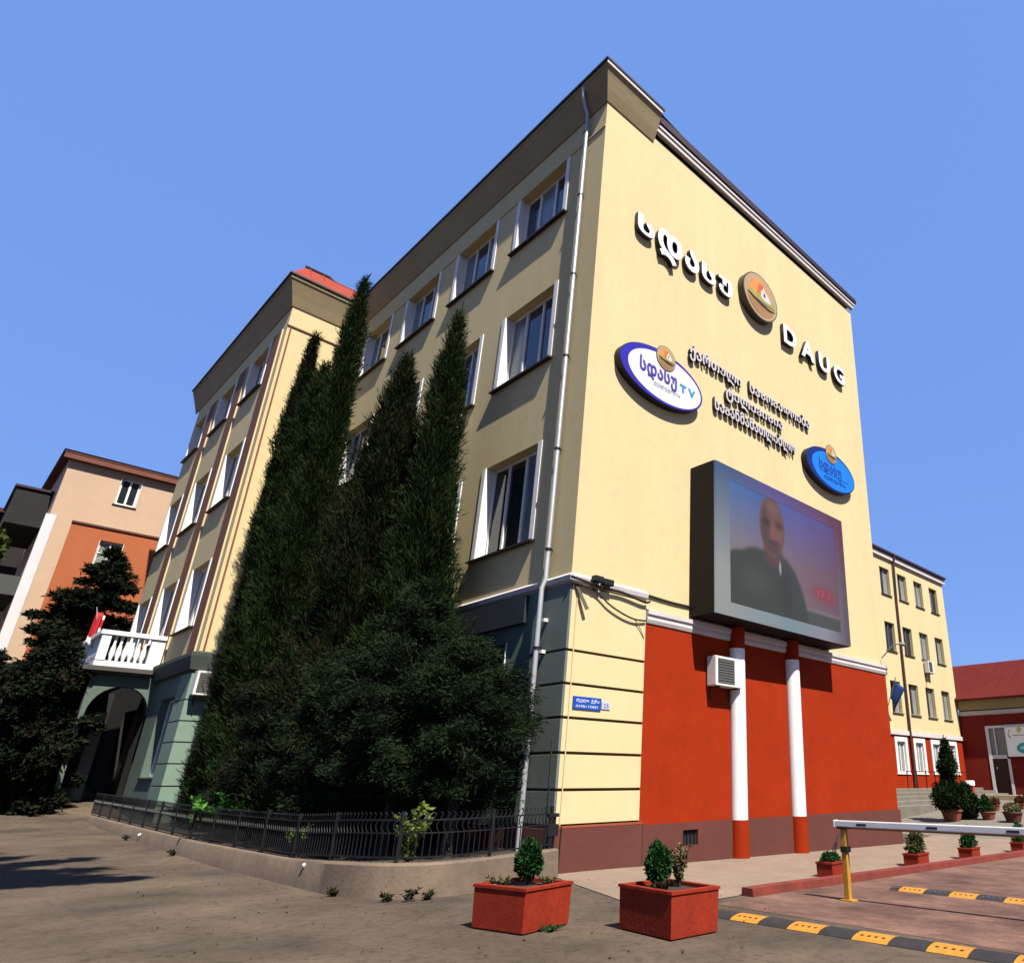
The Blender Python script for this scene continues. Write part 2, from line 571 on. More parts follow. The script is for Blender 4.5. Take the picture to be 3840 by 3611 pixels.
def branchy(name, x, y, z0, h, levels, label, material, seed, cat='tree', group=None, droop=0.25, leaf=(0.12, 0.28), wd=(0.02, 0.045),
            per=60, xmax=None, trunk_r=0.12, mult=5, xmin=None, spread=1.0):
    """conifer with real limbs: levels = [(z, radius)], foliage sprays along every limb"""
    r_ = np.random.default_rng(seed)
    t = thing(name, (x, y, z0), label, cat, group)
    tr = MB()
    tr.tube([(x, y, z0 - 0.1), (x + 0.05, y, z0 + h * 0.5), (x, y, z0 + h)], [trunk_r, trunk_r * 0.6, 0.02], 8)
    tr.build('trunk', BARK, t, smooth=True)
    zs = [l[0] for l in levels]
    rs = [l[1] for l in levels]
    Ps, Ds = [], []
    nb = int(per)
    br = MB()
    for i in range(nb):
        z = r_.uniform(zs[0], zs[-1])
        rad = np.interp(z, zs, rs) * r_.uniform(0.5, 1.25)
        th = r_.uniform(0, 2 * math.pi)
        d = np.array([math.cos(th), math.sin(th), 0])
        p0 = np.array([x, y, z])
        sgn = r_.uniform(0.05, 0.3)
        pts = []
        for k in range(7):
            s = k / 6
            pts.append(p0 + d * rad * s + np.array([0, 0, rad * (sgn * s - droop * s * s)]))
        if xmax is not None and pts[-1][0] > xmax:
            f = max(0.1, (xmax - x) / (pts[-1][0] - x))
            pts = [p0 + (p - p0) * f for p in pts]
            rad *= f
        if xmin is not None and pts[-1][0] < xmin and z < 3.2:
            f = max(0.1, (xmin - x) / (pts[-1][0] - x))
            pts = [p0 + (p - p0) * f for p in pts]
            rad *= f
        br.tube([tuple(p) for p in pts[::3]], [0.03, 0.018, 0.006], 4)
        m = int(14 + rad * 46)
        s = r_.uniform(0.12, 1.0, m) ** 0.8
        pp = np.array([np.interp(s, np.linspace(0, 1, 7), np.array(pts)[:, a]) for a in range(3)]).T
        w = 0.10 + 0.22 * rad * (1 - s)[:, None] + 0.05
        pp = pp + r_.normal(size=(m, 3)) * np.array([1, 1, 0.5]) * w * 0.6 * spread
        dd = d + r_.normal(size=(m, 3)) * np.array([0.7, 0.7, 0.45])
        Ps.append(np.repeat(pp, mult, 0) + r_.normal(size=(m * mult, 3)) * 0.06)
        Ds.append(np.repeat(dd, mult, 0) + r_.normal(size=(m * mult, 3)) * 0.45)
    br.build('branches', BARK, t)
    P = np.vstack(Ps)
    D = np.vstack(Ds)
    n = len(P)
    quad_leaves('crown', P, D, r_.uniform(*leaf, n), r_.uniform(*wd, n), material, t)
    return t


def blob_leaves(name, parent, blobs, n, material, leaf=(0.05, 0.11), wd=(0.015, 0.03), upb=0.2, core=0.7):
    """leafy balls: blobs = [(x,y,z,rx,ry,rz)]"""
    Ps, Ds = [], []
    vol = sum(b[3] * b[5] for b in blobs)
    cv, cf = [], []
    for (x, y, z, rx, ry, rz) in blobs:
        k = max(20, int(n * rx * rz / vol))
        d = rng.normal(size=(k, 3))
        d /= np.linalg.norm(d, axis=1, keepdims=True)
        lm = 1 + 0.10 * np.sin(5 * d[:, :1] + 3 * d[:, 2:]) + 0.08 * np.sin(9 * d[:, 1:2] + 2)
        Ps.append(np.array([x, y, z]) + d * np.array([rx, ry, rz]) * lm * rng.uniform(0.72, 1.04, (k, 1)))
        Ds.append(d + rng.normal(size=(k, 3)) * 0.6 + np.array([0, 0, upb]))
        if core:
            m = 10
            pr = [(z + rz * core * math.sin(a), max(0.005, math.cos(a))) for a in np.linspace(-math.pi / 2, math.pi / 2, 7)]
            b0 = len(cv)
            cv += [(x + rx * core * r * math.cos(2 * math.pi * q / m), y + ry * core * r * math.sin(2 * math.pi * q / m), zz) for zz, r in pr for q in range(m)]
            cf += [(b0 + i * m + q, b0 + i * m + (q + 1) % m, b0 + (i + 1) * m + (q + 1) % m, b0 + (i + 1) * m + q) for i in range(6) for q in range(m)]
    P = np.vstack(Ps)
    D = np.vstack(Ds)
    return quad_leaves(name, P, D, rng.uniform(*leaf, len(P)), rng.uniform(*wd, len(P)), material, parent, (cv, cf) if core else None)


_txt = None


def text_data(s, extrude, bevel=0.0):
    global _txt
    c = bpy.data.curves.new('lettering', 'FONT')
    c.body = s
    c.extrude = extrude
    c.resolution_u = 3
    c.bevel_depth = bevel
    o = bpy.data.objects.new('lettering', c)
    COL.objects.link(o)
    bpy.context.view_layer.update()
    me = bpy.data.meshes.new_from_object(o.evaluated_get(bpy.context.evaluated_depsgraph_get()))
    bpy.data.objects.remove(o)
    bpy.data.curves.remove(c)
    return me


def letters(s, parent, x0, x1, z, zh, y, depth, mats, gap=0.12, name='letter', ref='x', bold=0.0, whole=False, fit=''):
    """raised letters facing -Y between x0 and x1, baseline z, x-height (or cap height) zh; every glyph a mesh of its own"""
    items, wsum = [], 0
    for ch in ([s] if whole else s):
        if ch == ' ':
            items.append((None, 0.45))
            wsum += 0.45
            continue
        me = text_data(ch, 0.5, bold)
        me['glyph'] = ch
        co = np.empty(len(me.vertices) * 3, np.float32)
        me.vertices.foreach_get('co', co)
        co = co.reshape(-1, 3)
        a, b = co[:, 0].min(), co[:, 0].max()
        items.append((me, a, b, co))
        wsum += (b - a) + gap
    wsum -= gap
    rh = {'x': 0.53, 'C': 0.73}[ref]
    sx = (x1 - x0) / wsum
    sz = zh / rh
    px = x0
    oo = wloc(parent)
    for it in items:
        if it[0] is None:
            px += it[1] * sx
            continue
        me, a, b, co = it
        zc = co[:, 2]
        zc = (zc - zc.min()) / (zc.max() - zc.min() + 1e-9)       # 1 = front
        zz = z + co[:, 1] * sz
        if me.get('glyph', '') in fit and fit:      # block-style glyphs all stand on the baseline with equal height
            zz = z + (co[:, 1] - co[:, 1].min()) / (co[:, 1].max() - co[:, 1].min()) * zh
        V = np.stack([px + (co[:, 0] - a) * sx, y + depth * (1 - zc) - depth, zz], 1)
        V -= np.array(oo)
        me.vertices.foreach_set('co', V.astype(np.float32).ravel())
        for m in (mats if isinstance(mats, list) else [mats]):
            me.materials.append(m)
        if isinstance(mats, list) and len(mats) > 1:
            me.update()
            nrm = [0.0] * (len(me.polygons) * 3)
            me.polygons.foreach_get('normal', nrm)
            me.polygons.foreach_set('material_index', [0 if abs(nrm[3 * i + 1]) > 0.8 else 1 for i in range(len(me.polygons))])
        me.name = name
        me.update()
        link(name, me, parent)
        px += (b - a + gap) * sx


def ellipse(cx, cz, a, b, n=40, t0=0.0, t1=2 * math.pi):
    full = abs(t1 - t0 - 2 * math.pi) < 1e-6
    m = n if full else n + 1
    return [(cx + a * math.cos(t0 + (t1 - t0) * k / n), cz + b * math.sin(t0 + (t1 - t0) * k / n)) for k in range(m)]


def plate(parent, name, poly, y0, y1, m, bevel=0):
    """a flat shape facing -Y with real thickness between y0 (back) and y1 (front)"""
    mb = MB()
    mb.prism(poly, lambda p: (p[0], y0, p[1]), lambda p: (p[0], y1, p[1]))
    return mb.build(name, m, parent, bevel=bevel)


# ------------------------------------------------------------------ ground


def sst(x, a, b):
    t = min(1.0, max(0.0, (x - a) / (b - a)))
    return t * t * (3 - 2 * t)


def gz(x, y):
    l = 0.018 * min(max(0, y - 6), 30) + 0.085 * min(max(0, y - 18.5), 14)
    r = -0.02 * min(max(x, 0), 14) + 0.06 * min(max(0, x - 14), 12) + 0.02 * min(max(0, x - 26), 10)
    w = sst(x, -1, 3)
    return (1 - w) * l + w * r


def asphalt():
    m, n, l, b = nt('worn_asphalt')
    tc = n.new('ShaderNodeTexCoord')
    n1 = n.new('ShaderNodeTexNoise'); n1.inputs['Scale'].default_value = 0.45; n1.inputs['Detail'].default_value = 7; n1.inputs['Roughness'].default_value = 0.6
    n2 = n.new('ShaderNodeTexNoise'); n2.inputs['Scale'].default_value = 7.0; n2.inputs['Detail'].default_value = 8; n2.inputs['Roughness'].default_value = 0.75
    n3 = n.new('ShaderNodeTexNoise'); n3.inputs['Scale'].default_value = 70; n3.inputs['Detail'].default_value = 4
    v = n.new('ShaderNodeTexVoronoi'); v.inputs['Scale'].default_value = 1.3; v.feature = 'DISTANCE_TO_EDGE'
    nw = n.new('ShaderNodeMix'); nw.data_type = 'VECTOR'; nw.inputs[0].default_value = 0.25
    for q in (n1, n2, n3):
        l.new(tc.outputs['Object'], q.inputs['Vector'])
    l.new(tc.outputs['Object'], nw.inputs[4]); l.new(n2.outputs['Color'], nw.inputs[5]); l.new(nw.outputs[1], v.inputs['Vector'])
    r1 = n.new('ShaderNodeValToRGB')
    e = r1.color_ramp.elements
    e[0].position = 0.34; e[0].color = (0.034, 0.0255, 0.0185, 1)
    e[1].position = 0.68; e[1].color = (0.088, 0.064, 0.042, 1)
    l.new(n1.outputs['Fac'], r1.inputs[0])
    r2 = n.new('ShaderNodeValToRGB')
    r2.color_ramp.elements[0].position = 0.30; r2.color_ramp.elements[0].color = (0.38, 0.36, 0.35, 1)
    r2.color_ramp.elements[1].position = 0.50; r2.color_ramp.elements[1].color = (1, 1, 1, 1)
    l.new(n2.outputs['Fac'], r2.inputs[0])
    mx = n.new('ShaderNodeMix'); mx.data_type = 'RGBA'; mx.blend_type = 'MULTIPLY'; mx.inputs[0].default_value = 0.9
    l.new(r1.outputs[0], mx.inputs[6]); l.new(r2.outputs[0], mx.inputs[7])
    r3 = n.new('ShaderNodeValToRGB')
    r3.color_ramp.elements[0].position = 0.002; r3.color_ramp.elements[0].color = (0.55, 0.55, 0.55, 1)
    r3.color_ramp.elements[1].position = 0.014; r3.color_ramp.elements[1].color = (1, 1, 1, 1)
    l.new(v.outputs['Distance'], r3.inputs[0])
    mx2 = n.new('ShaderNodeMix'); mx2.data_type = 'RGBA'; mx2.blend_type = 'MULTIPLY'; mx2.inputs[0].default_value = 0.6
    l.new(mx.outputs[2], mx2.inputs[6]); l.new(r3.outputs[0], mx2.inputs[7])
    r4 = n.new('ShaderNodeValToRGB')
    r4.color_ramp.elements[0].position = 0.3; r4.color_ramp.elements[0].color = (0.75, 0.75, 0.75, 1)
    r4.color_ramp.elements[1].position = 0.7; r4.color_ramp.elements[1].color = (1.2, 1.2, 1.2, 1)
    l.new(n3.outputs['Fac'], r4.inputs[0])
    mx3 = n.new('ShaderNodeMix'); mx3.data_type = 'RGBA'; mx3.blend_type = 'MULTIPLY'; mx3.inputs[0].default_value = 1
    l.new(mx2.outputs[2], mx3.inputs[6]); l.new(r4.outputs[0], mx3.inputs[7])
    l.new(mx3.outputs[2], b.inputs['Base Color'])
    b.inputs['Roughness'].default_value = 0.92
    b.inputs['Specular IOR Level'].default_value = 0.2
    bp = n.new('ShaderNodeBump'); bp.inputs['Strength'].default_value = 0.5; bp.inputs['Distance'].default_value = 0.012
    ad = n.new('ShaderNodeMath'); ad.operation = 'ADD'
    l.new(n3.outputs['Fac'], ad.inputs[0]); l.new(n2.outputs['Fac'], ad.inputs[1])
    l.new(ad.outputs[0], bp.inputs['Height']); l.new(bp.outputs[0], b.inputs['Normal'])
    return m


def paving():
    m, n, l, b = nt('reddish_paving')
    tc = n.new('ShaderNodeTexCoord')
    br = n.new('ShaderNodeTexBrick')
    br.inputs['Scale'].default_value = 1.0
    br.inputs['Brick Width'].default_value = 0.22
    br.inputs['Row Height'].default_value = 0.11
    br.inputs['Mortar Size'].default_value = 0.006
    br.inputs['Color1'].default_value = (0.074, 0.037, 0.027, 1)
    br.inputs['Color2'].default_value = (0.102, 0.053, 0.039, 1)
    br.inputs['Mortar'].default_value = (0.052, 0.036, 0.029, 1)
    n1 = n.new('ShaderNodeTexNoise'); n1.inputs['Scale'].default_value = 0.8; n1.inputs['Detail'].default_value = 8; n1.inputs['Roughness'].default_value = 0.65
    mp = n.new('ShaderNodeMapping'); mp.inputs['Rotation'].default_value = (0, 0, R(90))
    l.new(tc.outputs['Object'], mp.inputs[0]); l.new(mp.outputs[0], br.inputs['Vector']); l.new(tc.outputs['Object'], n1.inputs['Vector'])
    r1 = n.new('ShaderNodeValToRGB')
    e = r1.color_ramp.elements
    e[0].position = 0.34; e[0].color = (0.55, 0.54, 0.54, 1)
    e[1].position = 0.70; e[1].color = (1.55, 1.55, 1.5, 1)
    l.new(n1.outputs['Fac'], r1.inputs[0])
    mx = n.new('ShaderNodeMix'); mx.data_type = 'RGBA'; mx.blend_type = 'MULTIPLY'; mx.inputs[0].default_value = 1
    l.new(br.outputs['Color'], mx.inputs[6]); l.new(r1.outputs[0], mx.inputs[7])
    l.new(mx.outputs[2], b.inputs['Base Color'])
    b.inputs['Roughness'].default_value = 0.9
    b.inputs['Specular IOR Level'].default_value = 0.2
    bp = n.new('ShaderNodeBump'); bp.inputs['Strength'].default_value = 0.3; bp.inputs['Distance'].default_value = 0.006
    l.new(br.outputs['Fac'], bp.inputs['Height']); bp.invert = True
    l.new(bp.outputs[0], b.inputs['Normal'])
    return m


def sheet(name, xs, ys, m, dz=0.0, inside=None):
    mb = MB()
    nx, ny = len(xs), len(ys)
    mb.v = [(x, y, gz(x, y) + dz) for y in ys for x in xs]
    for j in range(ny - 1):
        for i in range(nx - 1):
            if inside is None or inside((xs[i] + xs[i + 1]) / 2, (ys[j] + ys[j + 1]) / 2):
                mb.f.append((j * nx + i, j * nx + i + 1, (j + 1) * nx + i + 1, (j + 1) * nx + i))
                mb.m.append(0)
    return mb.build(name, m)


def poly_sheet(name, poly, m, dz, step=0.6):
    """outline draped on the ground: fan of narrow strips along x"""
    bm = bmesh.new()
    vs = [bm.verts.new((x, y, 0)) for x, y in poly]
    bm.faces.new(vs)
    xs = np.arange(min(p[0] for p in poly), max(p[0] for p in poly), step)
    for x in xs[1:]:
        bmesh.ops.bisect_plane(bm, geom=bm.verts[:] + bm.edges[:] + bm.faces[:], plane_co=(x, 0, 0), plane_no=(1, 0, 0))
    for v in bm.verts:
        v.co.z = gz(v.co.x, v.co.y) + dz
    bmesh.ops.recalc_face_normals(bm, faces=bm.faces)
    for f in bm.faces:
        if f.normal.z < 0:
            f.normal_flip()
    me = bpy.data.meshes.new(name)
    bm.to_mesh(me)
    bm.free()
    me.materials.append(m)
    return link(name, me)


ASPH = asphalt()
PAVE = paving()
SIDE = mat('pale_pavement', (0.30, 0.215, 0.15), 0.9, var=0.16, scale=1.0, bump=0.2, bscale=50, stain=0.18)
lin = lambda a, b, n: list(np.linspace(a, b, n))
gx = [-400, -150, -60] + lin(-30, -1, 16) + lin(-0.8, 3, 11) + lin(4, 40, 37) + [60, 150, 400]
gy = [-400, -150, -60] + lin(-25, 6, 16) + lin(8, 40, 33) + [70, 150, 400]
tag(sheet('ground', gx, gy, ASPH), 'worn brown asphalt of the street in front of the buildings', None, None, 'structure')
tag(poly_sheet('driveway', [(-0.45, -4.48), (13.0, -4.48), (40, -4.48), (40, -14), (-0.9, -14)], PAVE, 0.004), 'reddish paved driveway behind the barrier', None, None, 'structure')
KH = 0.0
tag(poly_sheet('sidewalk', [(-0.35, -0.9), (-1.15, -3.3), (-0.45, -4.22), (0.6, -4.22), (16.0, -4.22), (16.0, 0.02), (0.0, 0.02)], SIDE, 0.010), 'pale sidewalk along the red wall', None, None, 'structure')
tag(poly_sheet('courtyard', [(16.01, -4.22), (16.01, 9.0), (46, 9.0), (46, -4.22)], STEP, 0.008), 'pale concrete courtyard behind the tall building', None, None, 'structure')
# red kerb
K = MB()
kx = lin(0.4, 40, 80)
for a, b in zip(kx[:-1], kx[1:]):
    za, zb = gz(a, -4.3), gz(b, -4.3)
    K.add([(a, -4.46, za - .05), (b, -4.46, zb - .05), (b, -4.44, zb + .11), (a, -4.44, za + .11), (a, -4.24, za + .115), (b, -4.24, zb + .115), (b, -4.22, zb - .05), (a, -4.22, za - .05)],
          [(0, 1, 2, 3), (3, 2, 5, 4), (4, 5, 6, 7)])
K.add([(0.4, -4.46, -.05), (0.4, -4.44, .105), (0.4, -4.24, .11), (0.4, -4.22, -.05)], [(0, 1, 2, 3)])
tag(K.build('kerb', mat('red_kerb_paint', (0.23, 0.034, 0.017), 0.85, var=0.3, scale=2, stain=0.35, bump=0.1)), 'red painted kerb between sidewalk and driveway', None, None, 'structure')

# ------------------------------------------------------------------ main building
MBG = thing('university_building', (0, 0, 0), 'tall yellow four storey building with red ground floor wall and big screen', 'building')
WX, LY, ZT = 13.62, 17.0, 19.94
cols = [1.72 + 3.77 * k for k in range(4)]
WW = 2.42
rows = [(6.86, 9.45), (11.9, 14.38), (16.85, 18.97)]
ops = [(c, c + (WW if k < 3 else 2.2), a, b) for k, c in enumerate(cols) for a, b in rows]
w = MB()
wallgrid(w, 'L', 0.0, 0.0, LY, 5.6, 20.2, ops, 0.345)
w.add([(0, 0, -0.4), (WX, 0, -0.4), (WX, 0, 20.2), (0, 0, 20.2)], [(0, 1, 2, 3)])
w.add([(WX, 0, -0.4), (WX, LY + 13.3, -0.4), (WX, LY + 13.3, 20.2), (WX, 0, 20.2)], [(0, 1, 2, 3)])
w.build('wall', YEL, MBG)
# green ground floor of the street side
gops = [(2.2, 4.5, 1.6, 4.5), (6.2, 8.4, 1.6, 4.5), (10.2, 12.4, 1.6, 4.5)]
w = MB()
wallgrid(w, 'L', 0.0, 0.0, LY, -0.4, 5.6, gops, 0.3)
w.build('ground_floor_wall', GRN, MBG)
for a, b, c, d in gops:
    window(MBG, 'L', 0.0, a, c, b - a, d - c, depth=0.3, casing=0.0, fr=(0.5,), glass=GLASSB, sill=0.07)
w = MB()
fbox(w, 'L', 0.0, 1.5, LY - 0.02, 4.86, 5.48, 0.0, 0.10)
w.build('fascia_band', mat('dark_slate_fascia', (0.035, 0.045, 0.05), 0.5, var=0.2), MBG)
# windows
p1 = p2 = p4 = None
protos = {}
for k, c in enumerate(cols):
    for ri, (a, b) in enumerate(rows):
        wv = WW if k < 3 else 2.2
        key = (ri, wv)
        protos[key] = window(MBG, 'L', 0.0, c, a, wv, b - a, glass=GLASS if ri else GLASSB, proto=protos.get(key), sill=0.13) if key in protos else \
            window(MBG, 'L', 0.0, c, a, wv, b - a, glass=GLASS if ri else GLASSB, sill=0.13)
# frieze line, string course
w = MB()
fbox(w, 'L', 0.0, 0.0, LY - 0.02, 18.985, 19.025, 0.0, 0.03)
w.build('frieze_moulding', YEL, MBG)
w = MB()
prof = [(0.001, 5.5), (0.10, 5.56), (0.12, 5.66), (0.05, 5.72), (0.001, 5.75)]
st = [lambda o, z: (-o, LY - 0.02, z), lambda o, z: (-o, -o, z), lambda o, z: (2.18, -o, z)]
n_ = len(prof)
w.add([s(o, z) for s in st for o, z in prof], [(i * n_ + k, i * n_ + k + 1, (i + 1) * n_ + k + 1, (i + 1) * n_ + k) for i in range(2) for k in range(n_ - 1)] + [tuple(2 * n_ + k for k in range(n_))])
w.build('string_course', WHT2, MBG, bevel=0)
# cornice, returned round the corner
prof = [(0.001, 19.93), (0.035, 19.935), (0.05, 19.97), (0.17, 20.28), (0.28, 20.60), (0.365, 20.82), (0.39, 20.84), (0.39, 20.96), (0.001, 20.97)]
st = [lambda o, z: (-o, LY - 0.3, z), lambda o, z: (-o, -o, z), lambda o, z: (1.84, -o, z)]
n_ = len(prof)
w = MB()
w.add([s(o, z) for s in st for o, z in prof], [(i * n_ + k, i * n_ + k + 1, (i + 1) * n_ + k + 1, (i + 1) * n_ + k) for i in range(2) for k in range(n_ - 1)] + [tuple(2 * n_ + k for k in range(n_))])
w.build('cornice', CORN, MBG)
w = MB()
w.box(-0.41, 1.845, -0.412, -0.391, 20.84, 20.968)
w.build('fascia', WHT2, MBG)
w = MB()
w.box(1.842, WX + 0.06, -0.14, -0.001, 20.37, 20.54)
w.box(1.842, WX + 0.10, -0.18, -0.001, 20.542, 20.66)
w.build('eaves_band', WHT2, MBG)
w = MB()
w.box(-0.44, 1.90, -0.44, 4.0, 20.972, 21.05)
w.box(-0.44, 2.0, 4.002, LY - 0.2, 20.972, 21.05)
w.prism([(1.902, 20.70), (WX + .18, 20.68), (WX + .18, 20.86), (1.902, 21.0)], lambda p: (p[0], -0.225, p[1]), lambda p: (p[0], 4.0, p[1]))
w.add([(-0.40, -0.40, 21.055), (WX + 0.10, 0.4, 20.87), (WX + 0.10, LY + 13, 21.055), (-0.40, LY - .2, 21.055), (5.5, 7, 22.4), (8.5, 7, 22.4), (8.5, 20, 22.4), (5.5, 14, 22.4)],
      [(0, 1, 5, 4), (1, 2, 6, 5), (2, 3, 7, 6), (3, 0, 4, 7), (4, 5, 6, 7)])
w.build('roof', ROOFD, MBG)
# corner pilaster: yellow blocks on the sunny side, green ones round the corner
zb = [0.80, 1.43, 2.10, 2.76, 3.42, 4.09, 5.50]
g = MB()
g.box(-0.02, 2.15, -0.02, -0.001, 0.78, 5.5)
g.build('pilaster_backing', GRV, MBG)
for a, b in zip(zb[:-1], zb[1:]):
    w = MB()
    w.box(-0.001, 2.15, -0.075, -0.021, a + 0.03, b - 0.025)
    w.build('wall_block', YELB, MBG, bevel=0.006)
    w = MB()
    w.box(-0.06, -0.002, -0.074, 1.25, a + 0.03, b - 0.025)
    w.build('green_wall_block', mat('green_grey_block', (0.17, 0.20, 0.18), 0.9, var=0.12, stain=0.1), MBG, bevel=0.006)
# plinth, red panel, white band
w = MB()
w.box(-0.12, 2.2, -0.13, -0.001, -0.45, 0.76)
w.box(-0.12, -0.001, -0.001, LY - 0.03, -0.45, 0.755)
w.box(2.202, 3.46, -0.10, -0.001, -0.45, 0.735)
w.box(3.96, WX + 0.05, -0.10, -0.001, -0.45, 0.735)
w.box(3.46, 3.96, -0.10, -0.001, -0.45, 0.27)
w.box(3.46, 3.96, -0.10, -0.001, 0.585, 0.735)
w.build('plinth', BRN, MBG)
w = MB()
w.box(-0.125, 2.2, -0.135, -0.001, 0.762, 0.80)
w.build('plinth_trim', mat('red_trim_paint', (0.34, 0.075, 0.03), 0.8, var=0.15), MBG)
w = MB()
w.box(3.462, 3.958, -0.03, -0.002, 0.272, 0.583)
w.build('vent', DARK, MBG)
w = MB()
for k in range(4):
    w.box(3.52 + k * 0.12, 3.54 + k * 0.12, -0.06, -0.04, 0.272, 0.583)
w.build('vent_bars', BLACKM, MBG)
w = MB()
w.box(2.152, WX + 0.012, -0.04, -0.001, 0.737, 5.02)
w.box(WX - 0.0, WX + 0.012, -0.001, LY, 0.737, 5.0)
w.build('red_panel', RED, MBG)
w = MB()
prof = [(0.001, 4.98), (0.07, 5.0), (0.10, 5.08), (0.09, 5.16), (0.13, 5.20), (0.13, 5.30), (0.001, 5.34)]
w.prism(prof, lambda p: (2.182, -p[0], p[1]), lambda p: (WX + 0.08, -p[0], p[1]))
w.build('white_band', WHT2, MBG, bevel=0)
# pillars under the screen
for x in (5.42, 7.91):
    P = MB()
    P.lathe(x, -0.10, [(0.22, 0.724), (0.22, 4.80)], 24)
    p = P.build('pillar', WHT, MBG, smooth=True)
    q = MB(); q.lathe(x, -0.10, [(0.245, gz(x, 0) - .05), (0.245, 0.72)], 24)
    q.build('pillar_base', RED, p, smooth=True)
    q = MB(); q.lathe(x, -0.10, [(0.225, 4.804), (0.225, 5.345)], 24)
    q.build('pillar_cap', RED, p, smooth=True)
# drainpipe on the street side with brackets and swan neck
w = MB()
w.tube([(-0.36, 0.74, 20.80), (-0.34, 0.74, 20.5), (-0.28, 0.74, 20.25), (-0.13, 0.74, 19.9), (-0.12, 0.74, 19.6), (-0.12, 0.76, 5.72), (-0.20, 0.76, 5.5), (-0.20, 0.76, 3.85), (-0.2, 0.76, 0.35)], 0.056, 10)
dp = w.build('drainpipe', PIPE, MBG, smooth=True)
for z in (19.2, 16.8, 14.05, 11.5, 8.9, 6.4, 4.2):
    x = -0.12 if z > 5.7 else -0.20
    q = MB()
    q.tube([(x, 0.755, z - 0.02), (x, 0.755, z + 0.02)], 0.078, 10)
    q.box(x, 0.0, 0.745, 0.765, z - 0.012, z + 0.012)
    q.build('bracket', BLACKM, dp)
w = MB()
w.tube([(0.13, -0.086, 5.4), (0.12, -0.086, 3.0), (0.10, -0.086, 0.81)], 0.013, 6)
w.build('conduit', YELB, MBG)
w = MB()
w.tube([(0.10, -0.147, 0.80), (0.09, -0.147, -0.02)], 0.013, 6)
w.build('lower_conduit', SILL, MBG)
w = MB()
w.box(2.201, 2.225, -0.128, -0.1005, -0.4, 0.755)
w.build('plinth_joint', SILL, MBG)
for z in (4.75, 4.08):
    q = MB()
    q.box(-0.16, -0.06, 0.62, 0.70, z, z + 0.07)
    q.build('wall_light', ACW, MBG)

# ------------------------------------------------------------------ left wing
WG = thing('wing_building', (-2.55, 17, 0), 'yellow wing with red brown ribs and coral roof behind the cypresses', 'building')
wx = -2.55
WL = 30.3
wc = [18.85 + 4.45 * k for k in range(3)]
wops = [(c, c + 2.3, a, b) for c in wc for a, b in [(6.8, 9.35), (11.85, 14.4), (16.9, 18.95)]]
w = MB()
wallgrid(w, 'L', wx, 17.0, WL, 5.6, 20.2, wops, 0.345)
w.add([(wx, 17, 5.6), (0, 17, 5.6), (0, 17, 20.2), (wx, 17, 20.2)], [(0, 1, 2, 3)])
w.add([(wx, WL, 0), (14, WL, 0), (14, WL, 20.2), (wx, WL, 20.2)], [(0, 1, 2, 3)])
w.build('wall', YEL, WG)
w = MB()
wallgrid(w, 'L', wx, 17.0, 21.95, -0.2, 5.6, [(18.5, 20.3, 1.7, 4.3)], 0.35)
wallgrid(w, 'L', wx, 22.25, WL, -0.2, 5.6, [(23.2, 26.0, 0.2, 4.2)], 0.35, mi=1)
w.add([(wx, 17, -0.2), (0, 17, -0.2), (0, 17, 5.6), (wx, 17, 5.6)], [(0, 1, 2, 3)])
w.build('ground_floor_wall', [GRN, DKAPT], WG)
window(WG, 'L', wx, 18.5, 1.7, 1.8, 2.6, depth=0.35, casing=0.0, fr=(0.5,), glass=GLASSB, sill=0.05, jamb=False)
w = MB()
fbox(w, 'L', wx, 23.22, 25.98, 0.22, 4.18, -0.33, -0.27)
w.build('door', WOOD, WG)
# green blocks at the wing corner
gbm = mat('sage_green_block', (0.235, 0.33, 0.25), 0.9, var=0.10, stain=0.1)
for a, b in zip([0.72, 1.43, 2.10, 2.76, 3.42, 4.09], [1.43, 2.10, 2.76, 3.42, 4.09, 5.0]):
    w = MB()
    w.box(wx - 0.035, wx + 1.5, 16.94, 16.999, a + 0.02, b - 0.02)
    w.build('wall_block', gbm, WG, bevel=0.005)
    w = MB()
    w.box(wx - 0.034, wx - 0.001, 17.001, 18.3, a + 0.02, b - 0.02)
    w.build('wall_block', gbm, WG, bevel=0.005)
protos = {}
for c in wc:
    for ri, (a, b) in enumerate([(6.8, 9.35), (11.85, 14.4), (16.9, 18.95)]):
        if ri in protos:
            window(WG, 'L', wx, c, a, 2.3, b - a, proto=protos[ri])
        else:
            protos[ri] = window(WG, 'L', wx, c, a, 2.3, b - a, glass=GLASSB if ri < 2 else GLASS, sill=0.14)
for y0, y1 in ((17.45, 18.35), (21.72, 22.75), (26.15, 27.2)):
    w = MB()
    w.box(wx - 0.065, wx - 0.001, y0, y1, 5.72, 19.0)
    r_ = w.build('rib', RIB, WG, bevel=0)
    q = MB()
    q.box(wx - 0.055, wx - 0.002, y0 - 0.03, y0 - 0.001, 5.72, 19.0)
    q.build('rib_edge', YELB, r_)
w = MB()
w.box(wx + 0.10, wx + 0.16, 16.975, 16.999, 5.7, 18.98)
w.box(wx - 0.03, -0.02, 16.955, 16.999, 18.985, 19.04)
w.build('corner_line', RIB, WG)
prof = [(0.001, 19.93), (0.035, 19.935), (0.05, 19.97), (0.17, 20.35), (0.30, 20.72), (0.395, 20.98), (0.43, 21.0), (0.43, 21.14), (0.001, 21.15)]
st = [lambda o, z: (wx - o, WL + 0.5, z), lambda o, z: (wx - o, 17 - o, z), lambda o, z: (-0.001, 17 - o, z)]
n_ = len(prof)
w = MB()
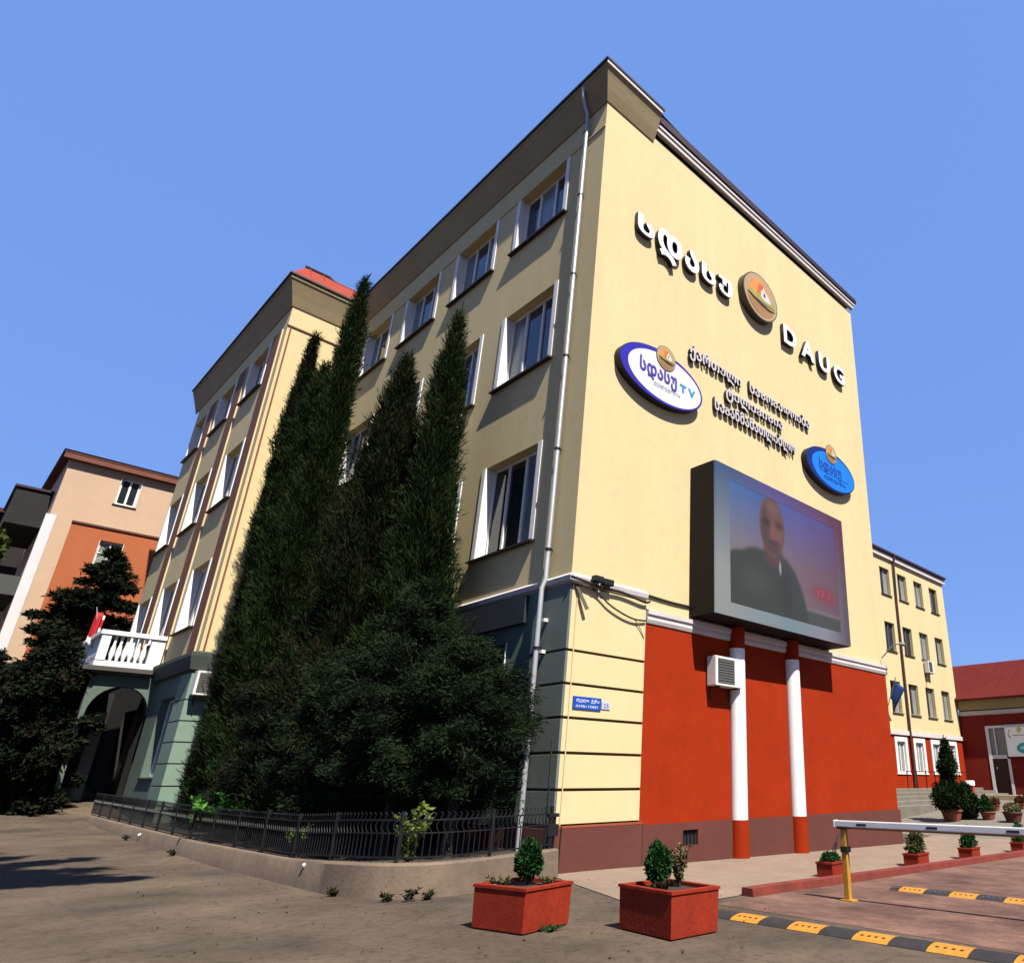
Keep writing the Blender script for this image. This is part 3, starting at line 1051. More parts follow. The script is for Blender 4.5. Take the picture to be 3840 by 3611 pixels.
w.add([s(o, z) for s in st for o, z in prof], [(i * n_ + k, i * n_ + k + 1, (i + 1) * n_ + k + 1, (i + 1) * n_ + k) for i in range(2) for k in range(n_ - 1)] + [tuple(k for k in range(n_))])
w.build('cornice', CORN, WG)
w = MB()
w.box(wx - 0.5, -0.3, 16.5, WL + 0.55, 21.152, 21.23)
w.build('gutter', ROOFD, WG)
w = MB()
w.add([(-3.0, 16.6, 21.235), (5, 16.6, 21.235), (5, WL + .5, 21.235), (-3.0, WL + .5, 21.235), (-2.35, 17.45, 22.35), (5, 17.25, 22.35), (5, WL - .4, 22.35), (-2.35, WL - .4, 22.35)],
      [(0, 1, 5, 4), (1, 2, 6, 5), (2, 3, 7, 6), (3, 0, 4, 7), (4, 5, 6, 7)])
rf = w.build('roof', ROOFR, WG)
w = MB()
w.tube([(-2.4, 17.43, 22.37), (-1.4, 17.4, 22.37), (-1.15, 17.36, 22.2), (5, 17.2, 22.2)], 0.07, 6)
w.build('roof_edge', ROOFD, rf)
for x in np.arange(-2.2, 0.2, 0.55):
    q = MB()
    q.tube([(x, 16.62, 21.26), (x + 0.0, 17.4, 22.34)], 0.025, 5)
    q.build('roof_seam', ROOFR, rf)
w = MB()
prof = [(0.001, 5.02), (0.14, 5.06), (0.20, 5.30), (0.24, 5.50), (0.24, 5.62), (0.001, 5.70)]
st = [lambda o, z: (wx - o, 22.0, z), lambda o, z: (wx - o, 17 - o, z), lambda o, z: (-0.001, 17 - o, z)]
n_ = len(prof)
w.add([s(o, z) for s in st for o, z in prof], [(i * n_ + k, i * n_ + k + 1, (i + 1) * n_ + k + 1, (i + 1) * n_ + k) for i in range(2) for k in range(n_ - 1)] + [tuple(k for k in range(n_))])
w.build('string_course', mat('dark_green_moulding', (0.07, 0.085, 0.07), 0.9, var=0.15), WG)
# porch under the balcony: side wall with an arched opening, roof slab
BX0, BX1 = -4.5, wx
w = MB()
arc = [(-3.455 + 0.904 * math.cos(t), 3.83 + 1.0 * math.sin(t)) for t in np.linspace(math.pi, 0, 15)]
poly = [(BX1 - 0.001, 5.2), (BX0, 5.2), (BX0, 0.0), (-4.36, 0.0), (-4.36, 3.83)] + arc[1:-1] + [(BX1 - 0.001, 3.83)]
w.prism(poly, lambda p: (p[0], 21.95, p[1]), lambda p: (p[0], 22.25, p[1]))
po = w.build('porch', GRN, WG)
for y0, y1 in ((25.6, 26.0), (29.2, 29.6)):
    w = MB()
    w.box(BX0, BX0 + 0.3, y0, y1, 0, 5.2)
    w.build('pier', GRN, po)
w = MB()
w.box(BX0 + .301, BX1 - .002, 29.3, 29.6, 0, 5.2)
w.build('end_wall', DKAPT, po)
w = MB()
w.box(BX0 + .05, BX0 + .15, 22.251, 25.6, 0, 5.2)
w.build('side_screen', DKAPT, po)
w = MB()
w.box(-3.62, -3.25, 25.0, 25.35, 0, 4.1)
w.build('inner_pier', mat('pale_grey_pier', (0.40, 0.42, 0.40), 0.8, var=0.3, scale=3, stain=0.3), po)
w = MB()
w.box(BX0 - 0.25, BX1 - 0.25, 21.7, 29.9, 5.21, 5.30)
w.box(BX0 - 0.35, BX1 - 0.25, 21.6, 30.0, 5.302, 5.46)
w.build('balcony_slab', mat('dark_slab', (0.10, 0.09, 0.08), 0.9, var=0.2), WG)
bal = MB()
zt0, zt1 = 5.47, 6.78
bal.box(BX0 - .06, BX1 - .01, 21.9, 22.12, zt0, zt0 + .22)
bal.box(BX0 - .12, BX1 + .0 - .003, 21.84, 22.18, zt1 - .16, zt1)
bal.box(BX0 - .06, BX0 + .22, 21.88, 22.14, zt0 + .22, zt1 - .16)
bal.box(BX1 - .5, BX1 - .004, 21.9, 22.12, zt0 + .22, zt1 - .16)
bal.box(BX0 - .06, BX0 + .16, 22.14, 29.7, zt0, zt0 + .22)
bal.box(BX0 - .12, BX0 + .22, 22.2, 29.76, zt1 - .16, zt1)
for y in (24.6, 27.1, 29.5):
    bal.box(BX0 - .06, BX0 + .18, y, y + .25, zt0 + .22, zt1 - .16)
bo = bal.build('balcony', WHT, WG, bevel=0.012)
bprof = [(0.045, zt0 + .22), (0.05, zt0 + .30), (0.09, zt0 + .48), (0.075, zt0 + .66), (0.04, zt0 + .86), (0.06, zt1 - .20), (0.06, zt1 - .16)]
bl = MB(); bl.lathe(BX0 + 0.38, 22.01, bprof, 8)
b0 = bl.build('baluster', WHT, bo, smooth=True)
for k in range(1, 6):
    c = b0.copy(); COL.objects.link(c); c.location.x = k * 0.185
for k in range(26):
    if any(abs(22.3 + k * 0.28 - q) < 0.3 for q in (24.7, 27.2, 29.6)):
        continue
    c = b0.copy(); COL.objects.link(c); c.location = (-0.33, 0.32 + k * 0.28, 0)

# ------------------------------------------------------------------ air conditioners


def aircon(loc, w, h, d, side, label, back):
    """outdoor unit > grille, fan guard, bracket"""
    t = thing('air_conditioner', loc, label, 'air conditioner', 'outdoor air conditioner units on the walls')
    x, y, z = loc
    m = MB()
    if side == 'R':
        m.box(x, x + w, y - d, y, z, z + h)
    else:
        m.box(x - d, x, y, y + w, z, z + h)
    m.build('housing', ACW, t, bevel=0.02)
    g = MB()
    n = 9
    for k in range(n):
        a = 0.10 * h + k * 0.8 * h / n
        if side == 'R':
            g.box(x + .10 * w, x + .68 * w, y - d - 0.014, y - d - 0.004, z + a, z + a + 0.022)
        else:
            g.box(x - d - 0.014, x - d - 0.004, y + .10 * w, y + .68 * w, z + a, z + a + 0.022)
    g.build('grille', mat('grey_grille_slat', (0.16, 0.155, 0.14), 0.6, var=0.15), t)
    g = MB()
    if side == 'R':
        g.box(x + .08 * w, x + .70 * w, y - d - 0.003, y - d + 0.02, z + .08 * h, z + .92 * h)
    else:
        g.box(x - d - 0.003, x - d + 0.02, y + .08 * w, y + .70 * w, z + .08 * h, z + .92 * h)
    g.build('fan_opening', mat('dark_grey_grille', (0.07, 0.068, 0.06), 0.7, var=0.2), t)
    for q in (0.15, 0.82):
        g = MB()
        if side == 'R':
            g.box(x + q * w, x + q * w + .03, y - d, back, z - .035, z - .002)
            g.box(x + q * w, x + q * w + .03, back - .03, back, z - .3, z - .035)
        else:
            g.box(x - d, back, y + q * w, y + q * w + .03, z - .035, z - .002)
            g.box(back - .03, back, y + q * w, y + q * w + .03, z - .3, z - .035)
        g.build('bracket', SILL, t)
    return t


aircon((4.27, -0.08, 3.76), 1.03, 0.72, 0.30, 'R', 'white air conditioner on the red wall under the screen', -0.041)
aircon((-0.12, 5.75, 11.05), 0.95, 0.70, 0.34, 'L', 'white air conditioner below a third floor window beside the cypress', -0.001)
aircon((-2.52, 16.88, 4.22), 0.9, 0.78, 0.36, 'R', 'pale air conditioner on the green wing corner', 16.93)
aircon((34.3, 7.93, 8.0), 0.8, 0.75, 0.3, 'R', 'small air conditioner on the far yellow wall below a window', 7.999)

# ------------------------------------------------------------------ screen
SG = thing('display_screen', (3.68, 0, 5.36), 'large black cased video screen showing a man in dark green', 'screen')
sx0, sx1, sz0, sz1, sy = 3.68, 9.97, 5.37, 9.46, -0.90
w = MB()
w.box(sx0, sx1, sy + 0.06, -0.015, sz0, sz1)
w.build('casing', mat('black_brown_casing', (0.016, 0.012, 0.009), 0.6, spec=0.15, var=0.2, scale=1.5), SG, bevel=0.01)
ix0, ix1, iz0, iz1 = 4.25, 9.45, 5.72, 9.08
w = MB()
for a in ((sx0 + .015, ix0, sz0 + .015, sz1 - .015), (ix1, sx1 - .015, sz0 + .015, sz1 - .015), (ix0, ix1, sz0 + .015, iz0), (ix0, ix1, iz1, sz1 - .015)):
    w.box(a[0], a[1], sy, sy + 0.059, a[2], a[3])


def display_mat(name, stops_top, stops_bot, e=0.8, zr=(0.2, 3.9)):
    m, n, l, b = nt(name)
    tc = n.new('ShaderNodeTexCoord')
    sp = n.new('ShaderNodeSeparateXYZ')
    l.new(tc.outputs['Object'], sp.inputs[0])
    mz = n.new('ShaderNodeMapRange'); mz.inputs[1].default_value = zr[0]; mz.inputs[2].default_value = zr[1]
    mxr = n.new('ShaderNodeMapRange'); mxr.inputs[1].default_value = 0.2; mxr.inputs[2].default_value = 6.1
    l.new(sp.outputs[2], mz.inputs[0]); l.new(sp.outputs[0], mxr.inputs[0])
    rs = []
    for stops in (stops_bot, stops_top):
        r = n.new('ShaderNodeValToRGB')
        el = r.color_ramp.elements
        el[0].position, el[0].color = stops[0][0], stops[0][1] + (1,)
        el[1].position, el[1].color = stops[-1][0], stops[-1][1] + (1,)
        for p, c in stops[1:-1]:
            q = el.new(p); q.color = c + (1,)
        l.new(mxr.outputs[0], r.inputs[0])
        rs.append(r)
    mx = n.new('ShaderNodeMix'); mx.data_type = 'RGBA'
    l.new(mz.outputs[0], mx.inputs[0]); l.new(rs[0].outputs[0], mx.inputs[6]); l.new(rs[1].outputs[0], mx.inputs[7])
    b.inputs['Base Color'].default_value = (0.012, 0.012, 0.012, 1)
    b.inputs['Specular IOR Level'].default_value = 0.1
    b.inputs['Roughness'].default_value = 0.5
    l.new(mx.outputs[2], b.inputs['Emission Color'])
    b.inputs['Emission Strength'].default_value = e * ALB
    return m


bez = display_mat('lit_screen_border', [(0, (0.06, 0.13, 0.30)), (0.45, (0.13, 0.09, 0.34)), (1, (0.17, 0.03, 0.07))], [(0, (0.42, 0.44, 0.42)), (0.5, (0.26, 0.36, 0.42)), (0.8, (0.36, 0.34, 0.42)), (1, (0.14, 0.10, 0.13))], 0.5, (1.2, 4.0))
w.build('screen_border', bez, SG)
bgm = display_mat('picture_background', [(0, (0.045, 0.16, 0.40)), (0.35, (0.05, 0.11, 0.36)), (0.6, (0.085, 0.09, 0.34)), (1, (0.09, 0.05, 0.20))], [(0, (0.23, 0.19, 0.21)), (0.5, (0.20, 0.13, 0.165)), (1, (0.15, 0.065, 0.09))], 0.66, (1.9, 3.7))


def emat(name, c, e=0.7):
    m, n, l, b = nt(name)
    b.inputs['Base Color'].default_value = (0.012, 0.012, 0.012, 1)
    b.inputs['Specular IOR Level'].default_value = 0.1
    tc = n.new('ShaderNodeTexCoord')
    no = n.new('ShaderNodeTexNoise'); no.inputs['Scale'].default_value = 0.5; no.inputs['Detail'].default_value = 2
    l.new(tc.outputs['Object'], no.inputs['Vector'])
    rp = n.new('ShaderNodeValToRGB')
    rp.color_ramp.elements[0].position = 0.3; rp.color_ramp.elements[1].position = 0.7
    rp.color_ramp.elements[0].color = tuple(x * 0.72 for x in c) + (1,)
    rp.color_ramp.elements[1].color = tuple(x * 1.15 for x in c) + (1,)
    l.new(no.outputs['Fac'], rp.inputs[0])
    l.new(rp.outputs[0], b.inputs['Emission Color'])
    b.inputs['Emission Strength'].default_value = e * ALB
    return m




def layer_picture(m, layers, ox, oz):
    """soft-edged shapes of the broadcast picture over its background: (cx, cz, rx, rz, softness, colour)"""
    n, l = m.node_tree.nodes, m.node_tree.links
    bsdf = n['Principled BSDF']
    src = bsdf.inputs['Emission Color'].links[0].from_socket
    tc = n.new('ShaderNodeTexCoord')
    sp = n.new('ShaderNodeSeparateXYZ')
    l.new(tc.outputs['Object'], sp.inputs[0])

    def M(op, a, b=None):
        q = n.new('ShaderNodeMath'); q.operation = op
        for i, v in enumerate((a, b)):
            if v is None:
                continue
            if isinstance(v, (int, float)):
                q.inputs[i].default_value = v
            else:
                l.new(v, q.inputs[i])
        return q.outputs[0]
    for cx, cz, rx, rz, soft, col, op in layers:
        u = M('MULTIPLY', M('SUBTRACT', sp.outputs[0], cx - ox), 1 / rx)
        v = M('MULTIPLY', M('SUBTRACT', sp.outputs[2], cz - oz), 1 / rz)
        d = M('SQRT', M('ADD', M('MULTIPLY', u, u), M('MULTIPLY', v, v)))
        mr = n.new('ShaderNodeMapRange'); mr.interpolation_type = 'SMOOTHSTEP'
        mr.inputs[1].default_value = 1 + soft; mr.inputs[2].default_value = 1 - soft
        mr.inputs[3].default_value = 0; mr.inputs[4].default_value = op
        l.new(d, mr.inputs[0])
        mx = n.new('ShaderNodeMix'); mx.data_type = 'RGBA'
        l.new(mr.outputs[0], mx.inputs[0]); l.new(src, mx.inputs[6]); mx.inputs[7].default_value = col + (1,)
        src = mx.outputs[2]
    # seams between the display panels
    fx = M('GREATER_THAN', M('FRACT', M('MULTIPLY', sp.outputs[0], 1 / 0.87)), 0.018)
    fz = M('GREATER_THAN', M('FRACT', M('MULTIPLY', sp.outputs[2], 1 / 0.84)), 0.018)
    k = M('ADD', M('MULTIPLY', M('MULTIPLY', fx, fz), 0.16), 0.84)
    cb = n.new('ShaderNodeCombineXYZ')
    for i in range(3):
        l.new(k, cb.inputs[i])
    mx = n.new('ShaderNodeMix'); mx.data_type = 'RGBA'; mx.blend_type = 'MULTIPLY'; mx.inputs[0].default_value = 1
    l.new(src, mx.inputs[6]); l.new(cb.outputs[0], mx.inputs[7])
    l.new(mx.outputs[2], bsdf.inputs['Emission Color'])


JK = (0.036, 0.044, 0.035)
layer_picture(bgm, [
    (8.6, 5.75, 1.7, 0.42, 0.25, (0.060, 0.062, 0.058), 1.0),
    (8.6, 6.16, 1.15, 0.06, 0.8, (0.22, 0.17, 0.19), 0.7),
    (8.62, 6.72, 0.66, 0.25, 0.55, (0.24, 0.035, 0.05), 0.75),
    (4.65, 5.95, 0.95, 1.25, 0.07, JK, 1.0),
    (5.55, 5.55, 1.70, 1.90, 0.05, JK, 1.0),
    (6.35, 5.30, 1.42, 2.18, 0.06, JK, 1.0),
    (5.3, 6.5, 0.6, 0.3, 0.7, (0.060, 0.070, 0.058), 0.6),
    (6.7, 6.4, 0.30, 0.6, 0.7, (0.026, 0.030, 0.026), 0.8),
    (6.13, 7.45, 0.42, 0.45, 0.25, (0.085, 0.042, 0.038), 1.0),
    (6.13, 8.24, 0.59, 0.90, 0.06, (0.150, 0.066, 0.056), 1.0),
    (5.80, 8.14, 0.17, 0.56, 0.5, (0.070, 0.036, 0.036), 0.9),
    (6.2, 8.78, 0.25, 0.17, 0.6, (0.20, 0.105, 0.095), 0.7),
    (5.88, 8.30, 0.20, 0.11, 0.7, (0.035, 0.018, 0.018), 0.85),
    (6.45, 8.32, 0.19, 0.11, 0.7, (0.045, 0.022, 0.020), 0.85),
    (6.20, 8.06, 0.13, 0.26, 0.8, (0.26, 0.075, 0.058), 0.8),
    (6.48, 7.98, 0.12, 0.2, 0.7, (0.20, 0.085, 0.07), 0.6),
    (6.15, 7.58, 0.32, 0.18, 0.5, (0.075, 0.040, 0.037), 0.8),
    (6.17, 7.76, 0.24, 0.07, 0.8, (0.04, 0.02, 0.02), 0.8),
    (6.44, 7.08, 0.05, 0.17, 0.6, (0.40, 0.42, 0.45), 0.8)], 3.68, 5.36)
w = MB()
w.box(ix0 + .001, ix1 - .001, sy + 0.012, sy + 0.058, iz0 + .001, iz1 - .001)
pic = w.build('screen_picture', bgm, SG)
letters('17:1', pic, 8.30, 8.95, 6.62, 0.24, sy + 0.0115, 0.002, emat('red_digits', (0.5, 0.05, 0.07)), ref='C')

# ------------------------------------------------------------------ signs on the yellow wall
BLKS = mat('black_letter_side', (0.02, 0.018, 0.016), 0.5, var=0)
T = thing('wall_lettering', (1.4, 0, 16.1), 'big white raised letters left of the gold medallion', 'sign')
letters('სდასუ', T, 1.25, 5.42, 15.97, 0.66, -0.02, 0.15, [LETW, BLKS], ref='x', gap=0.11, bold=0.04, fit='სუ')
T = thing('wall_lettering', (8.5, 0, 16.0), 'big white raised letters DAUG right of the gold medallion', 'sign')
letters('DAUG', T, 8.25, 12.32, 15.92, 0.75, -0.02, 0.15, [LETW, BLKS], ref='C', gap=0.26, bold=0.035)
T = thing('wall_lettering', (3.7, 0, 11.7), 'three lines of small white raised letters between the two oval signs', 'sign')
for s, a, b, z in (('ქართული', 3.50, 5.87, 12.95), ('საზოგადოება', 6.27, 9.67, 12.98), ('ტელევიზია', 5.10, 8.03, 12.30), ('საგანმანათლებლო', 4.58, 8.67, 11.66)):
    letters(s, T, a, b, z, 0.27, -0.02, 0.10, [mat('lilac_white_letter', (0.66, 0.60, 0.62), 0.5, var=0.03), BLKS], ref='x', gap=0.08, bold=0.035, fit='უზიგდევ')


def emblem(T, cx, cz, r, y, thick, rim):
    """gold roundel: rim, face, orange sun, white tower on a hill, dark swoosh, brown field"""
    plate(T, 'medallion_rim', ellipse(cx, cz, r, r * rim, 48), y + thick, y, mat('dark_bronze_rim', (0.10, 0.075, 0.05), 0.4, metal=0.3, var=0.1), 0)
    r *= 0.985
    f = y - 0.004
    P = lambda pts: [(cx + r * a, cz + r * rim * b) for a, b in pts]
    plate(T, 'medallion_face', ellipse(cx, cz, r * .97, r * rim * .97, 48), y - 0.001, f, mat('gold_face', (0.62, 0.44, 0.24), 0.4, metal=0.2, var=0.12, scale=0.7))
    plate(T, 'emblem_sun', P([(-.72, -.02)] + [(-.05 + .62 * math.cos(t), .1 + .66 * math.sin(t)) for t in np.linspace(math.pi * .98, .25, 14)] + [(0.2, .0)]), f - .001, f - .004, mat('orange_sun', (0.75, 0.30, 0.06), 0.5, var=0.25, scale=1.5))
    plate(T, 'emblem_sun_core', P([(-.22, .12), (-.10, .58), (.20, .62), (.34, .16)]), f - .005, f - .008, mat('red_orange_sun', (0.70, 0.15, 0.03), 0.5, var=0.15))
    plate(T, 'emblem_hill', P([(-.78, -.12), (-.55, .08), (-.2, .02), (.05, .18), (.35, .06), (.62, .10), (.86, -.16), (.3, -.22), (-.3, -.2)]), f - .009, f - .012, mat('olive_hill', (0.42, 0.36, 0.06), 0.5, var=0.3, scale=3))
    plate(T, 'emblem_tower', P([(-.02, -.02), (.0, .30), (.10, .36), (.18, .58), (.27, .36), (.42, .30), (.62, -.02), (.3, -.10)]), f - .013, f - .016, mat('white_tower', (0.72, 0.68, 0.62), 0.5, var=0.1))
    plate(T, 'emblem_window', P([(.15, .10), (.15, .24), (.25, .24), (.25, .10)]), f - .017, f - .019, BLKS)
    plate(T, 'emblem_field', P([(-.80, -.30)] + [(.80 * math.cos(t), -.16 + .70 * math.sin(t)) for t in np.linspace(-math.pi * .93, -.12, 14)] + [(.3, -.34)]), f - .001, f - .006, mat('brown_field', (0.42, 0.22, 0.07), 0.5, var=0.25, scale=1.2))
    plate(T, 'emblem_swoosh', P([(-.82, -.16), (-.4, -.20), (.1, -.27), (.5, -.30), (.86, -.27), (.5, -.42), (.1, -.40), (-.4, -.30)]), f - .009, f - .013, mat('black_swoosh', (0.035, 0.016, 0.01), 0.5, var=0))


T = thing('gold_medallion', (7.05, 0, 16.1), 'large round gold medallion between the two rows of big letters', 'sign')
emblem(T, 6.84, 16.90, 0.95, -0.25, 0.24, 0.95)

T = thing('oval_sign', (2.4, 0, 10.8), 'white oval sign with violet rim and small gold roundel', 'sign')
plate(T, 'sign_body', ellipse(2.36, 11.62, 1.56, 0.80, 56), -0.005, -0.215, mat('black_sign_side', (0.012, 0.012, 0.015), 0.5, var=0))
plate(T, 'sign_rim', ellipse(2.36, 11.62, 1.54, 0.785, 56), -0.216, -0.224, mat('violet_blue', (0.035, 0.020, 0.42), 0.4, var=0.05))
plate(T, 'sign_face', ellipse(2.46, 11.60, 1.38, 0.70, 56), -0.225, -0.230, mat('white_sign_face', (0.80, 0.80, 0.82), 0.4, var=0.03))
VIO = mat('violet_letter', (0.075, 0.04, 0.36), 0.5, var=0)
letters('სდასუ', T, 1.48, 2.86, 11.50, 0.28, -0.231, 0.012, VIO, ref='x', gap=0.08, bold=0.03)
letters('TV', T, 2.98, 3.60, 11.50, 0.22, -0.231, 0.012, mat('cyan_letter', (0.03, 0.32, 0.62), 0.5, var=0), ref='C', gap=0.2, bold=0.04)
letters('ტელევიზია', T, 2.0, 3.0, 11.27, 0.07, -0.231, 0.008, mat('grey_letter', (0.45, 0.43, 0.48), 0.5, var=0), ref='x')
emblem(T, 2.42, 12.24, 0.37, -0.245, 0.012, 1.0)

T = thing('oval_sign', (10.7, 0, 11), 'bright blue oval sign with dark rim to the right of the screen', 'sign')
plate(T, 'sign_body', ellipse(10.72, 11.73, 1.58, 0.76, 56), -0.005, -0.215, mat('black_sign_side', (0.012, 0.012, 0.015), 0.5, var=0))
plate(T, 'sign_rim', ellipse(10.72, 11.73, 1.56, 0.745, 56), -0.216, -0.224, mat('navy_rim', (0.008, 0.02, 0.20), 0.4, var=0.05))
plate(T, 'sign_face', ellipse(10.86, 11.71, 1.38, 0.66, 56), -0.225, -0.230, mat('azure_sign_face', (0.010, 0.22, 0.80), 0.4, var=0.06))
DBL = mat('deep_blue_letter', (0.008, 0.065, 0.42), 0.5, var=0)
letters('სდასუ', T, 9.90, 11.35, 11.62, 0.26, -0.231, 0.010, DBL, ref='x', gap=0.08, bold=0.03)
letters('ტელევიზია', T, 10.2, 11.6, 11.32, 0.09, -0.231, 0.010, DBL, ref='x')
plate(T, 'sign_line', [(9.95, 11.52), (11.8, 11.52), (11.8, 11.545), (9.95, 11.545)], -0.231, -0.236, DBL)
emblem(T, 10.74, 12.36, 0.36, -0.245, 0.012, 1.0)

T = thing('street_name_plate', (0.2, -0.08, 2.95), 'small blue street name plate on the yellow corner blocks', 'sign')
plate(T, 'plate', [(0.20, 2.94), (0.94, 2.94), (0.94, 3.19), (0.20, 3.19)], -0.078, -0.098, mat('blue_enamel', (0.012, 0.09, 0.46), 0.35, var=0.05), 0.004)
letters('ძველი ქუჩა', T, 0.28, 0.88, 3.09, 0.045, -0.0985, 0.003, LETW, ref='x')
letters('DZVELI STREET', T, 0.28, 0.86, 2.98, 0.045, -0.0985, 0.003, LETW, ref='C')
T = thing('house_number_plate', (0.97, -0.08, 3.0), 'tiny white house number plate beside the blue street plate', 'sign')
plate(T, 'plate', [(0.96, 2.98), (1.19, 2.98), (1.19, 3.13), (0.96, 3.13)], -0.078, -0.094, mat('lilac_white_enamel', (0.62, 0.62, 0.74), 0.35, var=0.05), 0.003)
letters('25', T, 1.01, 1.14, 3.01, 0.09, -0.0945, 0.003, VIO, ref='C')

# cables along the string course
CAB = mat('black_cable', (0.028, 0.025, 0.02), 0.6, var=0.1)


def cable(name, pts, r, m, label):
    w = MB()
    P = [Vector(p) for p in pts]
    out = []
    for i in range(len(P) - 1):
        p0, p1, p2, p3 = P[max(i - 1, 0)], P[i], P[i + 1], P[min(i + 2, len(P) - 1)]
        for k in range(5):
            t = k / 5
            out.append(0.5 * ((2 * p1) + (p2 - p0) * t + (2 * p0 - 5 * p1 + 4 * p2 - p3) * t * t + (3 * p1 - p0 - 3 * p2 + p3) * t ** 3))
    out.append(P[-1])
    w.tube(out, r, 6)
    return tag(w.build(name, m, None, smooth=True), label, 'cable', 'cables round the corner of the building')


cable('cable', [(-0.12, -0.16, 5.60), (0.3, -0.17, 5.56), (0.7, -0.17, 5.52), (1.3, -0.16, 5.53), (2.0, -0.15, 5.44), (2.2, -0.14, 5.48)], 0.030, CAB, 'thick dark cable bundle lying along the white string course')
cable('cable', [(-0.1, -0.14, 5.50), (0.55, -0.15, 5.42), (0.95, -0.15, 5.20), (1.35, -0.15, 5.06), (1.75, -0.14, 4.99), (2.12, -0.12, 5.02)], 0.020, CAB, 'dark cable sagging in a loop below the string course')
cable('cable', [(1.72, -0.13, 5.0), (1.9, -0.11, 4.88), (2.1, -0.085, 4.62)], 0.010, mat('ochre_cable', (0.40, 0.28, 0.10), 0.7, var=0.1), 'thin ochre cable end dropping onto the yellow block')
cable('cable', [(2.2, -0.03, 5.66), (3.0, -0.03, 5.63), (3.72, -0.03, 5.64)], 0.028, CAB, 'dark cable running along the wall from the corner to the screen')
w = MB()
w.box(0.42, 0.66, -0.30, -0.14, 5.60, 5.73)
w.box(0.70, 0.98, -0.27, -0.14, 5.58, 5.72)
tag(w.build('junction_box', BLACKM, bevel=0.02), 'dark cable junction boxes lying on the white string course', 'junction box')
w = MB()
w.add([(0.02, -0.10, 5.46), (0.10, -0.10, 5.48), (0.36, -0.2, 4.98), (0.28, -0.2, 4.94), (0.02, -0.115, 5.46), (0.10, -0.115, 5.48), (0.36, -0.215, 4.98), (0.28, -0.215, 4.94)],
      [(0, 1, 2, 3), (4, 7, 6, 5), (0, 4, 5, 1), (1, 5, 6, 2), (2, 6, 7, 3), (3, 7, 4, 0)])
tag(w.build('metal_strap', mat('olive_grey_metal', (0.12, 0.10, 0.06), 0.6, var=0.2)), 'bent grey metal strap hanging at the building corner', 'strap')

w = MB()
w.tube([(13.45, -0.05, 5.55), (13.45, -0.30, 5.75), (13.47, -0.55, 5.95), (13.55, -0.75, 5.98)], 0.022, 6)
w.tube([(13.53, -0.72, 5.975), (13.60, -0.90, 5.93)], [0.05, 0.07], 8)
tag(w.build('wall_lamp', mat('grey_lamp_metal', (0.30, 0.30, 0.30), 0.5, var=0.1), smooth=True), 'small grey hooked wall lamp at the far end of the white band', 'lamp')

# ------------------------------------------------------------------ garden: retaining wall, soil, fence
WALLP = [(-0.14, -0.42), (-0.7, -0.60), (-1.3, -0.76), (-1.95, -0.92), (-2.5, -0.98), (-2.95, -0.90), (-3.32, -0.62), (-3.56, -0.22), (-3.67, 0.3), (-3.70, 1.0), (-3.70, 3.0), (-3.70, 6.0), (-3.70, 9.0), (-3.68, 12.0), (-3.66, 15.0), (-3.62, 18.0), (-3.60, 21.0)]


def offset(path, d):
    out = []
    for i, p in enumerate(path):
        a = path[max(i - 1, 0)]
        b = path[min(i + 1, len(path) - 1)]
        t = Vector((b[0] - a[0], b[1] - a[1])).normalized()
        nn = Vector((t.y, -t.x))      # inward side for this direction of travel
        out.append((p[0] + nn.x * d, p[1] + nn.y * d))
    return out


def fine(path, n=4):
    P = [Vector((p[0], p[1], 0)) for p in path]
    out = []
    for i in range(len(P) - 1):
        p0, p1, p2, p3 = P[max(i - 1, 0)], P[i], P[i + 1], P[min(i + 2, len(P) - 1)]
        for k in range(n):
            t = k / n
            q = 0.5 * ((2 * p1) + (p2 - p0) * t + (2 * p0 - 5 * p1 + 4 * p2 - p3) * t * t + (3 * p1 - p0 - 3 * p2 + p3) * t ** 3)
            out.append((q.x, q.y))
    out.append((P[-1].x, P[-1].y))
    return out


wp = fine(WALLP)
inn = offset(wp, 0.24)


def topz(y):
    return 0.46 - 0.10 * sst(y, -0.5, 3.0) + 0.012 * max(0, y - 8)


w = MB()
n = len(wp)
ring = 5
for i in range(n):
    (ox, oy), (qx, qy) = wp[i], inn[i]
    tz = topz(oy)
    g0 = gz(ox, oy) - 0.15
    bx, by = ox + (ox - qx) * 0.15, oy + (oy - qy) * 0.15
    w.v += [(bx, by, g0), (ox, oy, tz - 0.03), (ox + (qx - ox) * 0.12, oy + (qy - oy) * 0.12, tz), (qx, qy, tz), (qx, qy, 0.0)]
for i in range(n - 1):
    for k in range(ring - 1):
        w.f.append((i * ring + k, (i + 1) * ring + k, (i + 1) * ring + k + 1, i * ring + k + 1))
        w.m.append(0)
w.f.append(tuple(range(ring))); w.m.append(0)
w.f.append(tuple((n - 1) * ring + k for k in range(ring))); w.m.append(0)
tag(w.build('retaining_wall', CONC, smooth=True), 'low curved concrete wall round the garden corner', 'wall')
w = MB()
for i in range(n):
    w.v += [(inn[i][0], inn[i][1], topz(wp[i][1]) - 0.09), (-0.06, inn[i][1] if inn[i][1] > -0.05 else -0.05, 0.36)]
for i in range(n - 1):
    w.f.append((2 * i, 2 * i + 2, 2 * i + 3, 2 * i + 1)); w.m.append(0)
tag(w.build('garden_soil', SOIL), 'dark soil of the garden bed', None, None, 'structure')
